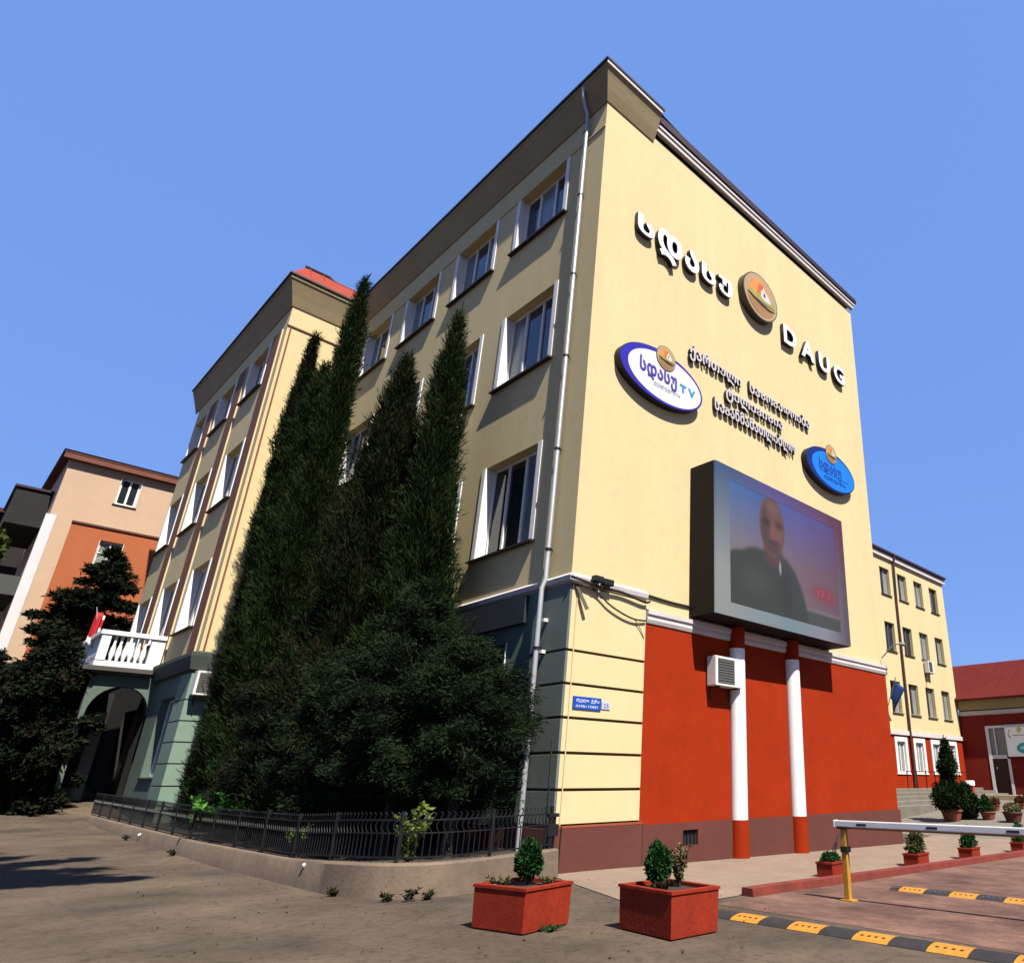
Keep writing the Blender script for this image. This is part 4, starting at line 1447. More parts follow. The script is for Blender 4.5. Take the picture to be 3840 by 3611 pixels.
# small white blobs on the wall (drain outlets)
for (x, y, z) in ((-3.735, 1.55, 0.34), (-3.74, 12.6, 0.30)):
    q = MB()
    q.tube([(x + 0.06, y, z), (x - 0.0, y, z - 0.02)], 0.028, 8)
    tag(q.build('drain_spout', WHT, smooth=True), 'white drain spout in the low concrete wall, nearer the corner' if y < 5 else 'white drain spout in the low concrete wall, far up the street', 'pipe', 'drain spouts of the garden wall')

FN = thing('iron_fence', (-3.5, 0.5, 0.4), 'black iron fence with curled bars on the low garden wall', 'fence')
fl = offset(wp, 0.13)
# arc length resample
S = [0.0]
for a, b in zip(fl[:-1], fl[1:]):
    S.append(S[-1] + math.hypot(b[0] - a[0], b[1] - a[1]))
S = np.array(S)
FX = lambda s: float(np.interp(s, S, [p[0] for p in fl]))
FY = lambda s: float(np.interp(s, S, [p[1] for p in fl]))
tot = S[-1]


def rz(s, base):
    y = FY(s)
    return topz(y) + base


for base, r in ((0.07, 0.016), (0.40, 0.014), (0.58, 0.016)):
    q = MB()
    ss = np.arange(0.05, tot, 0.25)
    q.tube([(FX(s), FY(s), rz(s, base)) for s in ss], r, 4)
    q.build('rail', IRON, FN)
pst = MB()
pst.box(-0.022, 0.022, -0.022, 0.022, -0.02, 0.70)
p0 = None
for s in np.arange(0.1, tot, 1.55):
    if p0 is None:
        p0 = pst.build('post', IRON, None)
        o = p0
    else:
        o = p0.copy(); COL.objects.link(o)
    o.parent = FN
    o.location = Vector((FX(s), FY(s), rz(s, 0))) - Vector(FN.location)
bar = MB()
bar.tube([(0, 0, 0.07), (0, 0, 0.40), (0.05, 0.0, 0.47), (0.05, 0, 0.53), (0.0, 0, 0.60), (-0.03, 0, 0.66), (0.01, 0, 0.69)], 0.009, 4)
b0 = None
k = 0
for s in np.arange(0.22, tot, 0.105):
    k += 1
    if k > 250:
        break
    if b0 is None:
        b0 = bar.build('bar', IRON, None)
        o = b0
    else:
        o = b0.copy(); COL.objects.link(o)
    o.parent = FN
    a = math.atan2(FY(min(s + .05, tot)) - FY(s - .05), FX(min(s + .05, tot)) - FX(s - .05))
    o.rotation_euler = (0, 0, a)
    o.location = Vector((FX(s), FY(s), rz(s, 0))) - Vector(FN.location)
# gate post / stand-pipe beside the corner
q = MB()
q.tube([(-0.42, -0.36, 0.35), (-0.42, -0.36, 1.5), (-0.36, -0.26, 2.3)], 0.016, 6)
tag(q.build('iron_stake', IRON), 'thin iron stake leaning at the corner end of the fence', 'stake')
q = MB()
for x, z0, z1 in ((-0.30, .46, 1.02), (-0.20, .46, 1.02)):
    q.box(x - .02, x + .02, -0.34, -0.30, z0, z1)
q.box(-0.36, -0.13, -0.36, -0.28, 0.98, 1.04)
q.box(-0.36, -0.13, -0.36, -0.28, 0.66, 0.86)
tag(q.build('meter_box', IRON, bevel=0.005), 'small black iron meter frame at the building corner', 'meter box')

# ------------------------------------------------------------------ trees in the garden
TG = 'evergreens in the garden along the street facade'
cypress('cypress', -1.75, 11.5, 0.35, [(0.5, 0.6), (2, 0.75), (5, 0.85), (8, 0.70), (10.9, 0.46), (13.3, 0.34), (16.2, 0.27), (17.6, 0.14), (18.7, 0.02)], 120000, 'tallest cypress, its tip touching the roof line between the two facades', CYP, 1.0, group=TG, xmax=-0.05)
cypress('cypress', -2.15, 14.3, 0.35, [(0.5, 0.3), (2, 0.3), (5, 0.26), (8, 0.26), (11, 0.30), (13, 0.30), (14.8, 0.22), (16, 0.12), (17.3, 0.02)], 80000, 'leftmost cypress with a short side spire against the yellow wing wall', CYPB, 2.3, group=TG, xmax=-0.05)
cypress('cypress', -1.95, 12.9, 0.35, [(0.5, 0.5), (3, 0.5), (8, 0.5), (12, 0.48), (13.6, 0.40), (14.6, 0.22), (15.5, 0.02)], 90000, 'cypress squeezed between the tallest one and the leftmost one', CYP, 8.3, group=TG, xmax=-0.05)
cypress('cypress', -1.7, 6.4, 0.35, [(0.5, 1.0), (2, 1.05), (4, 1.0), (6.5, 0.95), (8.5, 0.74), (10.2, 0.56), (11.5, 0.34), (12.4, 0.17), (13.1, 0.02)], 120000, 'broad middle cypress in front of the windows', CYPB, 4.1, group=TG, xmax=-0.05)
cypress('cypress', -1.35, 4.3, 0.35, [(0.5, 0.9), (2, 0.95), (4.2, 0.85), (6, 0.68), (8, 0.48), (10, 0.36), (11.6, 0.30), (12.8, 0.15), (13.8, 0.02)], 95000, 'slim cypress with a thin spire nearest the drainpipe', CYP, 5.7, group=TG, xmax=-0.05)
JK_ = dict(group=TG, xmax=-0.10, leaf=(0.05, 0.16), wd=(0.006, 0.014))
branchy('spreading_conifer', -1.95, 2.6, 0.35, 4.3, [(1.25, 1.9), (2.2, 2.2), (3.2, 1.9), (4.2, 1.2), (5.0, 0.5), (5.5, 0.15)], 'wide spreading dark conifer at the garden corner, the largest of the low ones', JUN, 21, per=170, mult=14, xmin=-3.3, droop=0.15, **JK_)
branchy('spreading_conifer', -1.55, 1.0, 0.35, 3.2, [(1.2, 1.0), (2.2, 1.35), (3.0, 1.1), (3.6, 0.7), (4.15, 0.2)], 'low ragged conifer closest to the yellow building corner', JUN, 23, per=125, mult=13, xmin=-3.1, droop=0.1, **JK_)
branchy('spreading_conifer', -2.3, 5.0, 0.35, 3.8, [(1.1, 1.3), (2.0, 1.5), (3.2, 1.1), (4.3, 0.3)], 'low dark conifer filling the gap below the middle cypress', JUN, 25, per=130, mult=12, xmin=-3.3, droop=0.2, **JK_)
branchy('spreading_conifer', -2.5, 8.3, 0.4, 3.4, [(1.2, 1.0), (2.4, 1.2), (3.6, 0.8), (4.4, 0.2)], 'low dark conifer at the foot of the tallest cypress', SPR, 27, per=90, mult=12, xmin=-3.4, droop=0.2, **JK_)


def leafy(name, x, y, z0, h, r, n, m, label, cat='plant', group=None, leaf=(0.06, 0.14), wd=(0.02, 0.045), stems=7, up=0.6):
    t = thing(name, (x, y, z0), label, cat, group)
    s = MB()
    Ps, Ds = [], []
    for k in range(stems):
        a = rng.uniform(0, 2 * math.pi)
        rr = r * rng.uniform(0.3, 1.0)
        tip = np.array([x + rr * math.cos(a), y + rr * math.sin(a), z0 + h * rng.uniform(0.6, 1.0)])
        mid = np.array([x + rr * 0.35 * math.cos(a), y + rr * 0.35 * math.sin(a), z0 + (tip[2] - z0) * 0.55])
        s.tube([(x, y, z0 - 0.02), tuple(mid), tuple(tip)], [0.008, 0.006, 0.003], 4)
        q = n // stems
        tt = rng.uniform(0.15, 1, q)
        base = np.array([x, y, z0])
        pp = np.where(tt[:, None] < 0.5, base + (mid - base) * (tt[:, None] * 2), mid + (tip - mid) * (tt[:, None] * 2 - 1))
        Ps.append(pp)
        dd = rng.normal(size=(q, 3))
        dd[:, 2] = np.abs(dd[:, 2]) * 0.4 + up * 0.4
        Ds.append(dd)
    s.build('stem', BARK, t)
    P = np.vstack(Ps); D = np.vstack(Ds)
    quad_leaves('leaves', P, D, rng.uniform(*leaf, len(P)), rng.uniform(*wd, len(P)), m, t)
    return t


leafy('leafy_shrub', -3.0, -0.45, 0.36, 0.95, 0.36, 520, YLEAF, 'yellow green leafy shrub behind the curved part of the fence', leaf=(0.05, 0.12), wd=(0.018, 0.042), stems=12)
leafy('fern', -3.0, 8.2, 0.4, 0.95, 0.85, 900, FERN, 'bright green fern beside the fence below the tall cypress', leaf=(0.10, 0.24), wd=(0.02, 0.05), stems=20)
leafy('fern', -3.0, 10.6, 0.4, 0.55, 0.4, 300, FERN, 'small bright green plant farther up the fence by the wing corner', leaf=(0.10, 0.2), wd=(0.02, 0.05), stems=9)
leafy('leafy_shrub', -3.2, 3.4, 0.36, 0.5, 0.6, 400, YLEAF, 'low yellowish plants behind the straight part of the fence', leaf=(0.06, 0.14), wd=(0.02, 0.04), stems=14)
for k, (x, y, h) in enumerate([(-3.72, 0.28, .16), (-3.20, -1.02, .30), (-3.42, -0.86, .14), (-2.95, -1.1, .16), (-3.85, 8.6, .16), (-3.85, 13.2, .2)]):
    lab = ['dry weed tuft at the foot of the curved wall where it turns', 'tallest dry weed at the foot of the curved wall', 'small dry weed just left of the tallest one', 'small dry weed just right of the tallest one',
           'weed at the foot of the straight wall, mid street', 'weed at the foot of the straight wall, far up the street'][k]
    leafy('weed', x, y, gz(x, y), h * .6, h * 0.6, 50, WEED, lab, group='weeds along the garden wall', leaf=(0.05, 0.12), wd=(0.010, 0.022), stems=6)

# dry leaf litter on the street near the wall and planters
n_ = 240
lx = rng.uniform(-6.2, 0.2, n_)
ly = rng.uniform(-6.5, 6.0, n_)
ok = (lx < -3.85) | (ly < -1.15)
lx, ly = lx[ok], ly[ok]
P = np.stack([lx, ly, np.array([gz(a, b) for a, b in zip(lx, ly)]) + 0.016], 1)
D = rng.normal(size=(len(lx), 3)) * np.array([1, 1, 0.18])
tag(quad_leaves('leaf_litter', P, D, rng.uniform(0.02, 0.055, len(lx)), rng.uniform(0.006, 0.016, len(lx)), leafmat('dry_litter', [(0.05, 0.03, 0.015), (0.12, 0.08, 0.04), (0.03, 0.022, 0.014)]), None), 'dry leaf litter scattered on the street', None, None, 'stuff')

# ------------------------------------------------------------------ planters in front


def planter(name, c, size, rot, h, label, m=REDB, wall=0.06, cat='planter', group=None):
    z0 = gz(c[0], c[1]) + 0.012
    t = thing(name, (c[0], c[1], z0), label, cat, group)
    t.rotation_euler = (0, 0, rot)
    a, b = size[0] / 2, size[1] / 2
    w = MB()
    for lo, hi, z in ((a, b, 0),):
        pass
    fl = 0.97
    o0 = [(-a * fl, -b * fl), (a * fl, -b * fl), (a * fl, b * fl), (-a * fl, b * fl)]
    o1 = [(-a, -b), (a, -b), (a, b), (-a, b)]
    i1 = [(-a + wall, -b + wall), (a - wall, -b + wall), (a - wall, b - wall), (-a + wall, b - wall)]
    vs = [(x, y, 0.0) for x, y in o0] + [(x, y, h) for x, y in o1] + [(x, y, h) for x, y in i1] + [(x, y, h * 0.55) for x, y in i1]
    fs = [(3, 2, 1, 0)]
    for k in range(4):
        k2 = (k + 1) % 4
        fs += [(k, k2, 4 + k2, 4 + k), (4 + k, 4 + k2, 8 + k2, 8 + k), (8 + k, 8 + k2, 12 + k2, 12 + k)]
    w.add(vs, fs)
    o = w.build('box', m, None, bevel=0.008); o.parent = t
    lp = MB()
    q = 0.012
    for (u0, u1, v0, v1) in ((-a - q, a + q, -b - q, -b), (-a - q, a + q, b, b + q), (-a - q, -a, -b, b), (a, a + q, -b, b)):
        lp.box(u0, u1, v0, v1, h - 0.035, h - 0.004)
    l_ = lp.build('rim', m, None); l_.parent = t
    s = MB()
    s.box(-a + wall + .001, a - wall - .001, -b + wall + .001, b - wall - .001, h * 0.5, h - 0.045)
    o = s.build('soil', SOIL, None); o.parent = t
    return t, z0 + h


t, zt = planter('planter', (-3.19, -3.78), (0.78, 0.84), R(10.6), 0.455, 'square red planter with one clipped boxwood, left of the pair in front', group='red planters in front')
t2, zt2 = planter('planter', (-2.21, -5.26), (0.72, 0.95), R(-5), 0.46, 'square red planter with a boxwood and a dry shrub, right of the pair in front', group='red planters in front')
b = thing('boxwood', (-3.10, -3.72, zt - .05), 'clipped egg shaped boxwood in the left front planter', 'shrub')
blob_leaves('foliage', b, [(-3.10, -3.72, 0.70, 0.145, 0.145, 0.20)], 2600, BOX, leaf=(0.025, 0.05), wd=(0.010, 0.018))
MB().tube([(-3.10, -3.72, 0.39), (-3.10, -3.72, 0.6)], 0.014, 6).build('stem', BARK, b)
b = thing('boxwood', (-2.33, -5.20, zt2 - .05), 'clipped egg shaped boxwood in the right front planter', 'shrub')
blob_leaves('foliage', b, [(-2.33, -5.20, 0.70, 0.13, 0.13, 0.20)], 2400, BOX, leaf=(0.025, 0.05), wd=(0.010, 0.018))
MB().tube([(-2.33, -5.20, 0.39), (-2.33, -5.20, 0.6)], 0.014, 6).build('stem', BARK, b)
leafy('dry_shrub', -2.02, -5.25, zt2 - .05, 0.50, 0.20, 420, DRY, 'thin brownish shrub beside the boxwood in the right front planter', stems=14, leaf=(0.03, 0.07), wd=(0.010, 0.022))
leafy('ground_plant', -3.42, -3.62, zt - .05, 0.10, 0.16, 160, DRY, 'low withered plants in the left front planter', stems=10, leaf=(0.04, 0.09), wd=(0.008, 0.018))
leafy('ground_plant', -2.95, -3.92, zt - .05, 0.09, 0.14, 110, DRY, 'low brownish sprigs right of the boxwood in the left front planter', stems=8, leaf=(0.04, 0.08), wd=(0.008, 0.018))
leafy('ground_plant', -2.45, -5.42, zt2 - .05, 0.10, 0.16, 140, WEED, 'low dark plants at the foot of the boxwood in the right front planter', stems=8, leaf=(0.04, 0.08), wd=(0.010, 0.02))
leafy('weed', -3.15, -4.28, 0.0, 0.05, 0.20, 120, BOX, 'creeping green weed under the edge of the left front planter', stems=9, leaf=(0.03, 0.06), wd=(0.01, 0.02))
# four small planters along the kerb
for k, (x, y, m_, hh, kind) in enumerate([(3.75, -3.72, FERN, 0.42, 'spiky'), (6.95, -3.85, YLEAF, 0.40, 'round'), (9.75, -3.88, DRY, 0.42, 'round'), (13.2, -3.9, DRY, 0.40, 'round')]):
    lab = ['small red planter on the sidewalk nearest the barrier post', 'small red planter on the sidewalk, second along the kerb', 'small red planter on the sidewalk, third along the kerb', 'small red planter on the sidewalk, farthest along the kerb'][k]
    t, z = planter('planter', (x, y), (0.62, 0.34), R(4), 0.26, lab, wall=0.035, group='small red planters along the kerb')
    bm_ = [BOX, WEED, BOX, BOX][k]
    b = thing('potted_plant', (x, y, z - .05), ['low green plant with thin upright sprigs in the planter nearest the barrier', 'pale leafed plant in the second small planter', 'green cone shaped plant in the third small planter', 'dark plant in the farthest small planter'][k], 'plant', 'plants in the small planters')
    if k == 0:
        blob_leaves('foliage', b, [(x - .05, y, z + .03, .24, .13, .10)], 900, BOX, leaf=(0.03, 0.07), wd=(0.010, 0.02))
        sp = MB()
        for q in range(9):
            sp.tube([(x + .05, y, z), (x + .10 + .02 * q, y + rng.uniform(-.05, .05), z + .2 + .03 * q), (x + .14 + .035 * q, y + rng.uniform(-.05, .05), z + .30 + .015 * q)], 0.006, 4)
        sp.build('sprigs', BARK, b)
    else:
        blob_leaves('foliage', b, [(x, y, z + .12, .24, .16, .22), (x + .05, y, z + .30, .14, .12, .16)], 1300, [None, YLEAF, BOX, BOX][k] if k != 1 else leafmat('olive_pale_leaf', [(0.05, 0.07, 0.02), (0.10, 0.12, 0.04), (0.18, 0.15, 0.06)]), leaf=(0.03, 0.08), wd=(0.010, 0.022), core=0.6)

# ------------------------------------------------------------------ barrier
B = thing('boom_barrier', (1.1, -5.65, 0), 'white barrier arm resting on a yellow post across the driveway', 'barrier')
pz = gz(1.1, -5.65)
w = MB()
w.box(1.06, 1.14, -5.69, -5.61, pz, 0.93)
w.build('post', YPOST, B, bevel=0.006)
w = MB()
w.box(1.02, 1.18, -5.76, -5.56, pz + .001, pz + 0.02)
w.build('base_plate', YPOST, B)
w = MB()
w.box(1.045, 1.155, -5.715, -5.60, 0.62, 0.70)
w.build('clamp', BLACKM, B, bevel=0.006)
w = MB()
w.add([(1.04, -5.72, 0.93), (1.16, -5.72, 0.93), (1.16, -5.58, 0.93), (1.04, -5.58, 0.93), (1.03, -5.74, 0.955), (1.17, -5.74, 0.955), (1.17, -5.56, 0.955), (1.03, -5.56, 0.955)], [(0, 1, 2, 3), (4, 5, 6, 7), (0, 1, 5, 4), (1, 2, 6, 5), (2, 3, 7, 6), (3, 0, 4, 7)])
w.build('fork', BLACKM, B)
w = MB()
w.box(1.05, 1.15, -11.0, -5.53, 0.957, 1.045)
arm = w.build('arm', ALU, B, bevel=0.012)
w = MB()
w.box(1.045, 1.155, -5.528, -5.50, 0.952, 1.05)
w.build('end_cap', ACW, arm, bevel=0.006)
for y in np.arange(-5.98, -11, -1.09):
    q = MB()
    q.box(1.046, 1.0495, y - .08, y + .08, 0.985, 1.012)
    q.build('reflector', mat('black_brown_reflector', (0.03, 0.015, 0.012), 0.4, var=0), arm)
q = MB()
q.box(1.12, 1.145, -11.0, -5.62, 0.93, 0.955)
q.build('arm_rail', YPOST, arm)
q = MB()
q.box(0.9, 1.3, -11.6, -11.1, pz, 1.15)
q.build('cabinet', YPOST, B, bevel=0.02)

# ------------------------------------------------------------------ speed bumps: each rubber segment a part


def bump(name, x0, x1, ys, first_black, label, rot=0):
    t = thing(name, (x0, ys[0], 0.0), label, 'speed bump', 'yellow and black speed bumps')
    blk = first_black
    for a, b in zip(ys[:-1], ys[1:]):
        w = MB()
        zz = gz((x0 + x1) / 2, a) + 0.005
        prof = [(x0, 0), (x0 + .05, .024), (x0 + .13, .042), ((x0 + x1) / 2, .048), (x1 - .13, .042), (x1 - .05, .024), (x1, 0)]
        w.prism(prof, lambda p: (p[0] - rot * (a - ys[0]), a - .004, p[1] + zz), lambda p: (p[0] - rot * (b - ys[0]), b + .004, p[1] + zz))
        s = w.build('black_segment' if blk else 'yellow_segment', BRUB if blk else YRUB, t)
        q = MB()
        for i in range(4):
            yy = a + (b - a) * (0.2 + 0.2 * i)
            xx = x0 - rot * (yy - ys[0])
            q.box(xx + .085, xx + .125, yy - .016, yy + .016, zz + .030, zz + .041)
        if not blk or x0 > 0:
            tag(q.build('stud', mat('dark_stud', (0.16, 0.08, 0.02), 0.6, var=0.2) if not blk else mat('grey_stud', (0.16, 0.16, 0.17), 0.4, var=0), s), kind='stuff')
        blk = not blk
    return t


bump('speed_bump', -1.22, -0.82, [-4.92 - 0.43 * k for k in range(14)], True, 'long black and yellow speed bump in front, nearest the street')
bump('speed_bump', 2.72, 3.12, [-5.42] + [-5.58 - 0.42 * k for k in range(8)], True, 'shorter yellow and black speed bump beyond the barrier')

# ------------------------------------------------------------------ right: far yellow wing
FB = thing('far_wing_building', (27, 8, 1.3), 'far yellow block with small windows and red base right of the screen', 'building')
fy = 8.0
fcols = [29.57 + 2.33 * k - 2.33 for k in range(5)]
ops = [(c, c + 1.25, a, b) for c in fcols for a, b in ((5.3, 7.1), (8.9, 10.63), (12.38, 14.1))]
w = MB()
wallgrid(w, 'R', fy, 22.0, 38.9, 4.15, 15.1, ops, 0.25)
w.add([(38.9, 8, 0), (38.9, 20, 0), (38.9, 20, 15.1), (38.9, 8, 15.1)], [(0, 1, 2, 3)])
w.add([(22, 8, 0), (22, 20, 0), (22, 20, 15.1), (22, 8, 15.1)], [(0, 1, 2, 3)])
w.build('wall', YEL, FB)
gops = [(c + .1, c + 1.15, 2.0, 3.7) for c in fcols]
w = MB()
wallgrid(w, 'R', fy, 22.0, 38.9, 0.2, 4.15, gops, 0.2)
w.build('ground_floor_wall', RED, FB)
pr = {}
for i, c in enumerate(fcols):
    for j, (a, b) in enumerate(((5.3, 7.1), (8.9, 10.63), (12.38, 14.1))):
        if j in pr:
            window(FB, 'R', fy, c, a, 1.25, b - a, proto=pr[j])
        else:
            pr[j] = window(FB, 'R', fy, c, a, 1.25, b - a, depth=0.25, casing=0.0, fr=(0.5,), glass=[GLASSB, CURT] if j == 0 else GLASSB, sill=0.08, frame=0.035, jamb=False, wmat=mat('brown_grey_frame', (0.22, 0.19, 0.17), 0.6, var=0.1))
pg = None
for c in fcols:
    pg = window(FB, 'R', fy, c + .1, 2.0, 1.05, 1.7, depth=0.2, casing=0.24, top=True, fr=(0.5,), glass=CURT, sill=0.06, sillmat=WHT, frame=0.06) if pg is None else (window(FB, 'R', fy, c + .1, 2.0, 1.05, 1.7, proto=pg), pg)[1]
w = MB()
w.box(22, 39.0, 7.9, 7.999, 4.05, 4.30)
w.build('white_moulding', WHT2, FB)
w = MB()
w.box(22, 39.1, 7.85, 7.999, 14.75, 15.05)
w.build('eaves_moulding', WHT2, FB)
w = MB()
w.box(21.8, 39.15, 7.72, 20, 15.102, 15.24)
w.build('roof', ROOFD, FB)
w = MB()
w.tube([(31.30, 7.75, 15.1), (31.30, 7.86, 14.5), (31.28, 7.90, 12), (31.25, 7.86, 0.7)], 0.075, 8)
w.build('drainpipe', PIPEB, FB, smooth=True)
w = MB()
w.tube([(34.5, 7.97, 8.0), (34.35, 7.97, 5.3)], 0.012, 4)
w.build('wire', PIPEB, FB)
# railing on top of the steps
RL = thing('stair_railing', (28, 6.6, 1.2), 'thin dark railing on top of the far steps', 'railing')
for x in np.arange(28.6, 37, 1.15):
    q = MB()
    q.box(x - .02, x + .02, 7.0, 7.04, 1.2, 2.05)
    q.build('post', IRON, RL)
q = MB()
q.box(28.55, 36.7, 7.0, 7.04, 2.05, 2.09)
q.build('handrail', IRON, RL)
for k in range(5):
    s = MB()
    s.box(16.5, 37.4, 3.4 + 0.75 * k, 7.999 if k == 4 else 3.4 + 0.75 * (k + 1) - .001, -0.3, 0.42 + 0.155 * (k + 1))
    if k == 0:
        ST = thing('staircase', (27, 4, 0.3), 'broad grey concrete steps in front of the far yellow block', 'steps')
    s.build('step', STEP, ST, bevel=0.01)
# blue flag on the far block
F = thing('flag', (28.6, 7.9, 6.2), 'blue flag hanging from a slanted pole on the far yellow block', 'flag')
q = MB()
q.tube([(28.75, 7.95, 5.3), (28.35, 7.0, 7.05)], 0.025, 6)
q.build('pole', PIPE, F)
q = MB()
nu, nv = 9, 8
for j in range(nv + 1):
    for i in range(nu + 1):
        u, v = i / nu, j / nv
        px, py, pz_ = 28.36 + 0.25 * v, 7.02 + 0.55 * v, 7.0 - 1.05 * v
        q.v.append((px + 0.75 * u * (1 - .4 * v), py + 0.12 * math.sin(5 * u + 3 * v), pz_ - 0.55 * u - .25 * u * v))
for j in range(nv):
    for i in range(nu):
        q.f.append((j * (nu + 1) + i, j * (nu + 1) + i + 1, (j + 1) * (nu + 1) + i + 1, (j + 1) * (nu + 1) + i)); q.m.append(0)
fl_ = q.build('cloth', mat('blue_flag_cloth', (0.012, 0.055, 0.22), 0.8, var=0.1), F, smooth=True)
sm = fl_.modifiers.new('thickness', 'SOLIDIFY'); sm.thickness = 0.012

# ------------------------------------------------------------------ right: red building
HX = 39.0
RB = thing('red_hall', (HX, 0, 0.5), 'low dark red hall with a white framed door at the right edge', 'building')
w = MB()
wallgrid(w, 'L', HX, -18, 8.6, 0.3, 5.7, [(5.07, 6.37, 0.66, 4.91)], 0.25)
w.add([(HX, 8.6, .3), (54, 8.6, .3), (54, 8.6, 5.7), (HX, 8.6, 5.7)], [(0, 1, 2, 3)])
w.build('wall', mat('dark_red_wall', (0.27, 0.022, 0.012), 0.8, var=0.12, stain=0.06, spec=0.15), RB)
w = MB()
w.prism([(0.001, 5.61), (0.12, 5.65), (0.16, 5.88), (0.001, 5.93)], lambda p: (HX - p[0], -18, p[1]), lambda p: (HX - p[0], 7.95, p[1]))
w.build('white_moulding', WHT2, RB)
w = MB()
w.box(HX - .2, HX + .1, -18, 7.9, 5.96, 6.58)
w.build('eaves_band', mat('ochre_eaves', (0.46, 0.33, 0.14), 0.8, var=0.1), RB)
w = MB()
w.add([(HX - .5, -18.3, 6.59), (HX - .5, 7.95, 6.59), (HX + 4.8, 12, 9.55), (HX + 4.8, -18.3, 9.55), (HX - .5, -18.3, 6.68), (HX - .5, 7.95, 6.68), (HX + 4.8, 12, 9.66), (HX + 4.8, -18.3, 9.66), (HX + 11, 12, 6.2), (HX + 11, -18.3, 6.2)],
      [(0, 1, 2, 3), (4, 5, 6, 7), (0, 1, 5, 4), (1, 2, 6, 5), (7, 6, 8, 9), (3, 0, 4, 7)])
rr_ = w.build('roof', ROOFM, RB)
for y in np.arange(-8, 7.9, 0.85):
    w = MB()
    w.tube([(HX - .48, y, 6.70), (HX + 4.75, y, 9.66)], 0.02, 4)
    w.build('roof_seam', ROOFM, rr_)
w = MB()
w.box(HX - .03, HX + .2, 6.18, 6.37, 0.66, 4.91); w.box(HX - .03, HX + .2, 5.03, 5.20, 0.66, 2.88)
w.box(HX - .025, HX + .2, 5.20, 6.18, 2.90, 3.11); w.box(HX - .03, HX + .2, 5.03, 6.18, 4.77, 4.91)
w.box(HX - .02, HX + .18, 5.78, 5.85, 3.11, 4.77)
fr_ = w.build('door_frame', WHT, RB)
w = MB(); w.box(HX + .1, HX + .16, 5.20, 6.18, 0.68, 2.90)
d_ = w.build('door', WOOD, RB)
w = MB(); w.box(HX + .07, HX + .1, 5.93, 6.01, 2.28, 2.40)
w.build('handle', ACW, d_)
for y0, y1 in ((5.06, 5.78), (5.85, 6.18)):
    w = MB(); w.box(HX + .1, HX + .12, y0, y1, 3.11, 4.77)
    w.build('transom_pane', CURT, RB)
w = MB(); w.box(HX - .07, HX - .001, -18, 4.95, 0.3, 0.82); w.box(HX - .07, HX - .001, 6.45, 8.6, 0.3, 0.82)
w.build('plinth', BRN, RB)
# sign board beside the door
SX = 38.75
SB = thing('notice_board', (SX, 3.4, 2.9), 'white sign board with gold sun and teal oval above the hall door', 'sign')
w = MB(); w.box(SX, SX + .06, 1.85, 5.05, 3.0, 4.93)
w.build('board', mat('grey_white_board', (0.70, 0.70, 0.69), 0.5, var=0.05), SB, bevel=0.01)
for y0 in (2.1, 4.7):
    w = MB(); w.box(SX + .06, HX - .001, y0, y0 + .06, 3.6, 3.66); w.build('bracket', BLACKM, SB)
mk = lambda nm, poly, m, k=0: MB().prism(poly, lambda p: (SX - .001 - .005 * k, p[0], p[1]), lambda p: (SX - .005 - .005 * k, p[0], p[1])).build(nm, m, SB)
mk('sun_mark', ellipse(4.14, 4.61, 0.14, 0.16, 16), mat('gold_mark', (0.45, 0.40, 0.08), 0.5, var=0.1))
mk('oval_mark', ellipse(3.93, 3.50, 0.51, 0.32, 24), mat('teal_mark', (0.03, 0.26, 0.30), 0.5, var=0.1))
mk('oval_inner_mark', ellipse(3.90, 3.50, 0.35, 0.11, 20), mat('pale_teal_mark', (0.30, 0.55, 0.58), 0.5, var=0.05), 1)
arcp = [(4.62 + .24 * math.cos(t), 4.37 + .28 * math.sin(t)) for t in np.linspace(-1.2, 1.2, 10)] + [(4.62 + .20 * math.cos(t), 4.37 + .24 * math.sin(t)) for t in np.linspace(1.2, -1.2, 10)]
mk('arc_mark', arcp, mat('grey_mark', (0.16, 0.16, 0.17), 0.5, var=0))
mk('line_mark', [(3.35, 4.27), (4.57, 4.27), (4.57, 4.30), (3.35, 4.30)], mat('grey_mark', (0.16, 0.16, 0.17), 0.5, var=0))
# low cream terrace wall
w = MB(); w.box(33.2, 33.6, -14, 5.0, 0.3, 0.86)
tag(w.build('terrace_wall', CREAM, bevel=0.02), 'low cream coloured terrace wall in front of the red hall', 'wall')


def pot(x, y, r, h, m, label, plant=None, group='terracotta pots in the courtyard'):
    z = gz(x, y) + 0.008
    t = thing('flower_pot', (x, y, z), label, 'pot', group)
    w = MB()
    w.lathe(x, y, [(r * .7, z), (r * .98, z + h * .86), (r * 1.06, z + h * .87), (r * 1.06, z + h), (r * .9, z + h), (r * .88, z + h * .9), (0.01, z + h * .88)], 16)
    w.build('pot', m, t, smooth=True)
    w = MB(); w.lathe(x, y, [(r * .87, z + h * .86), (r * .87, z + h * .93)], 12); w.build('soil', SOIL, t)
    return z + h


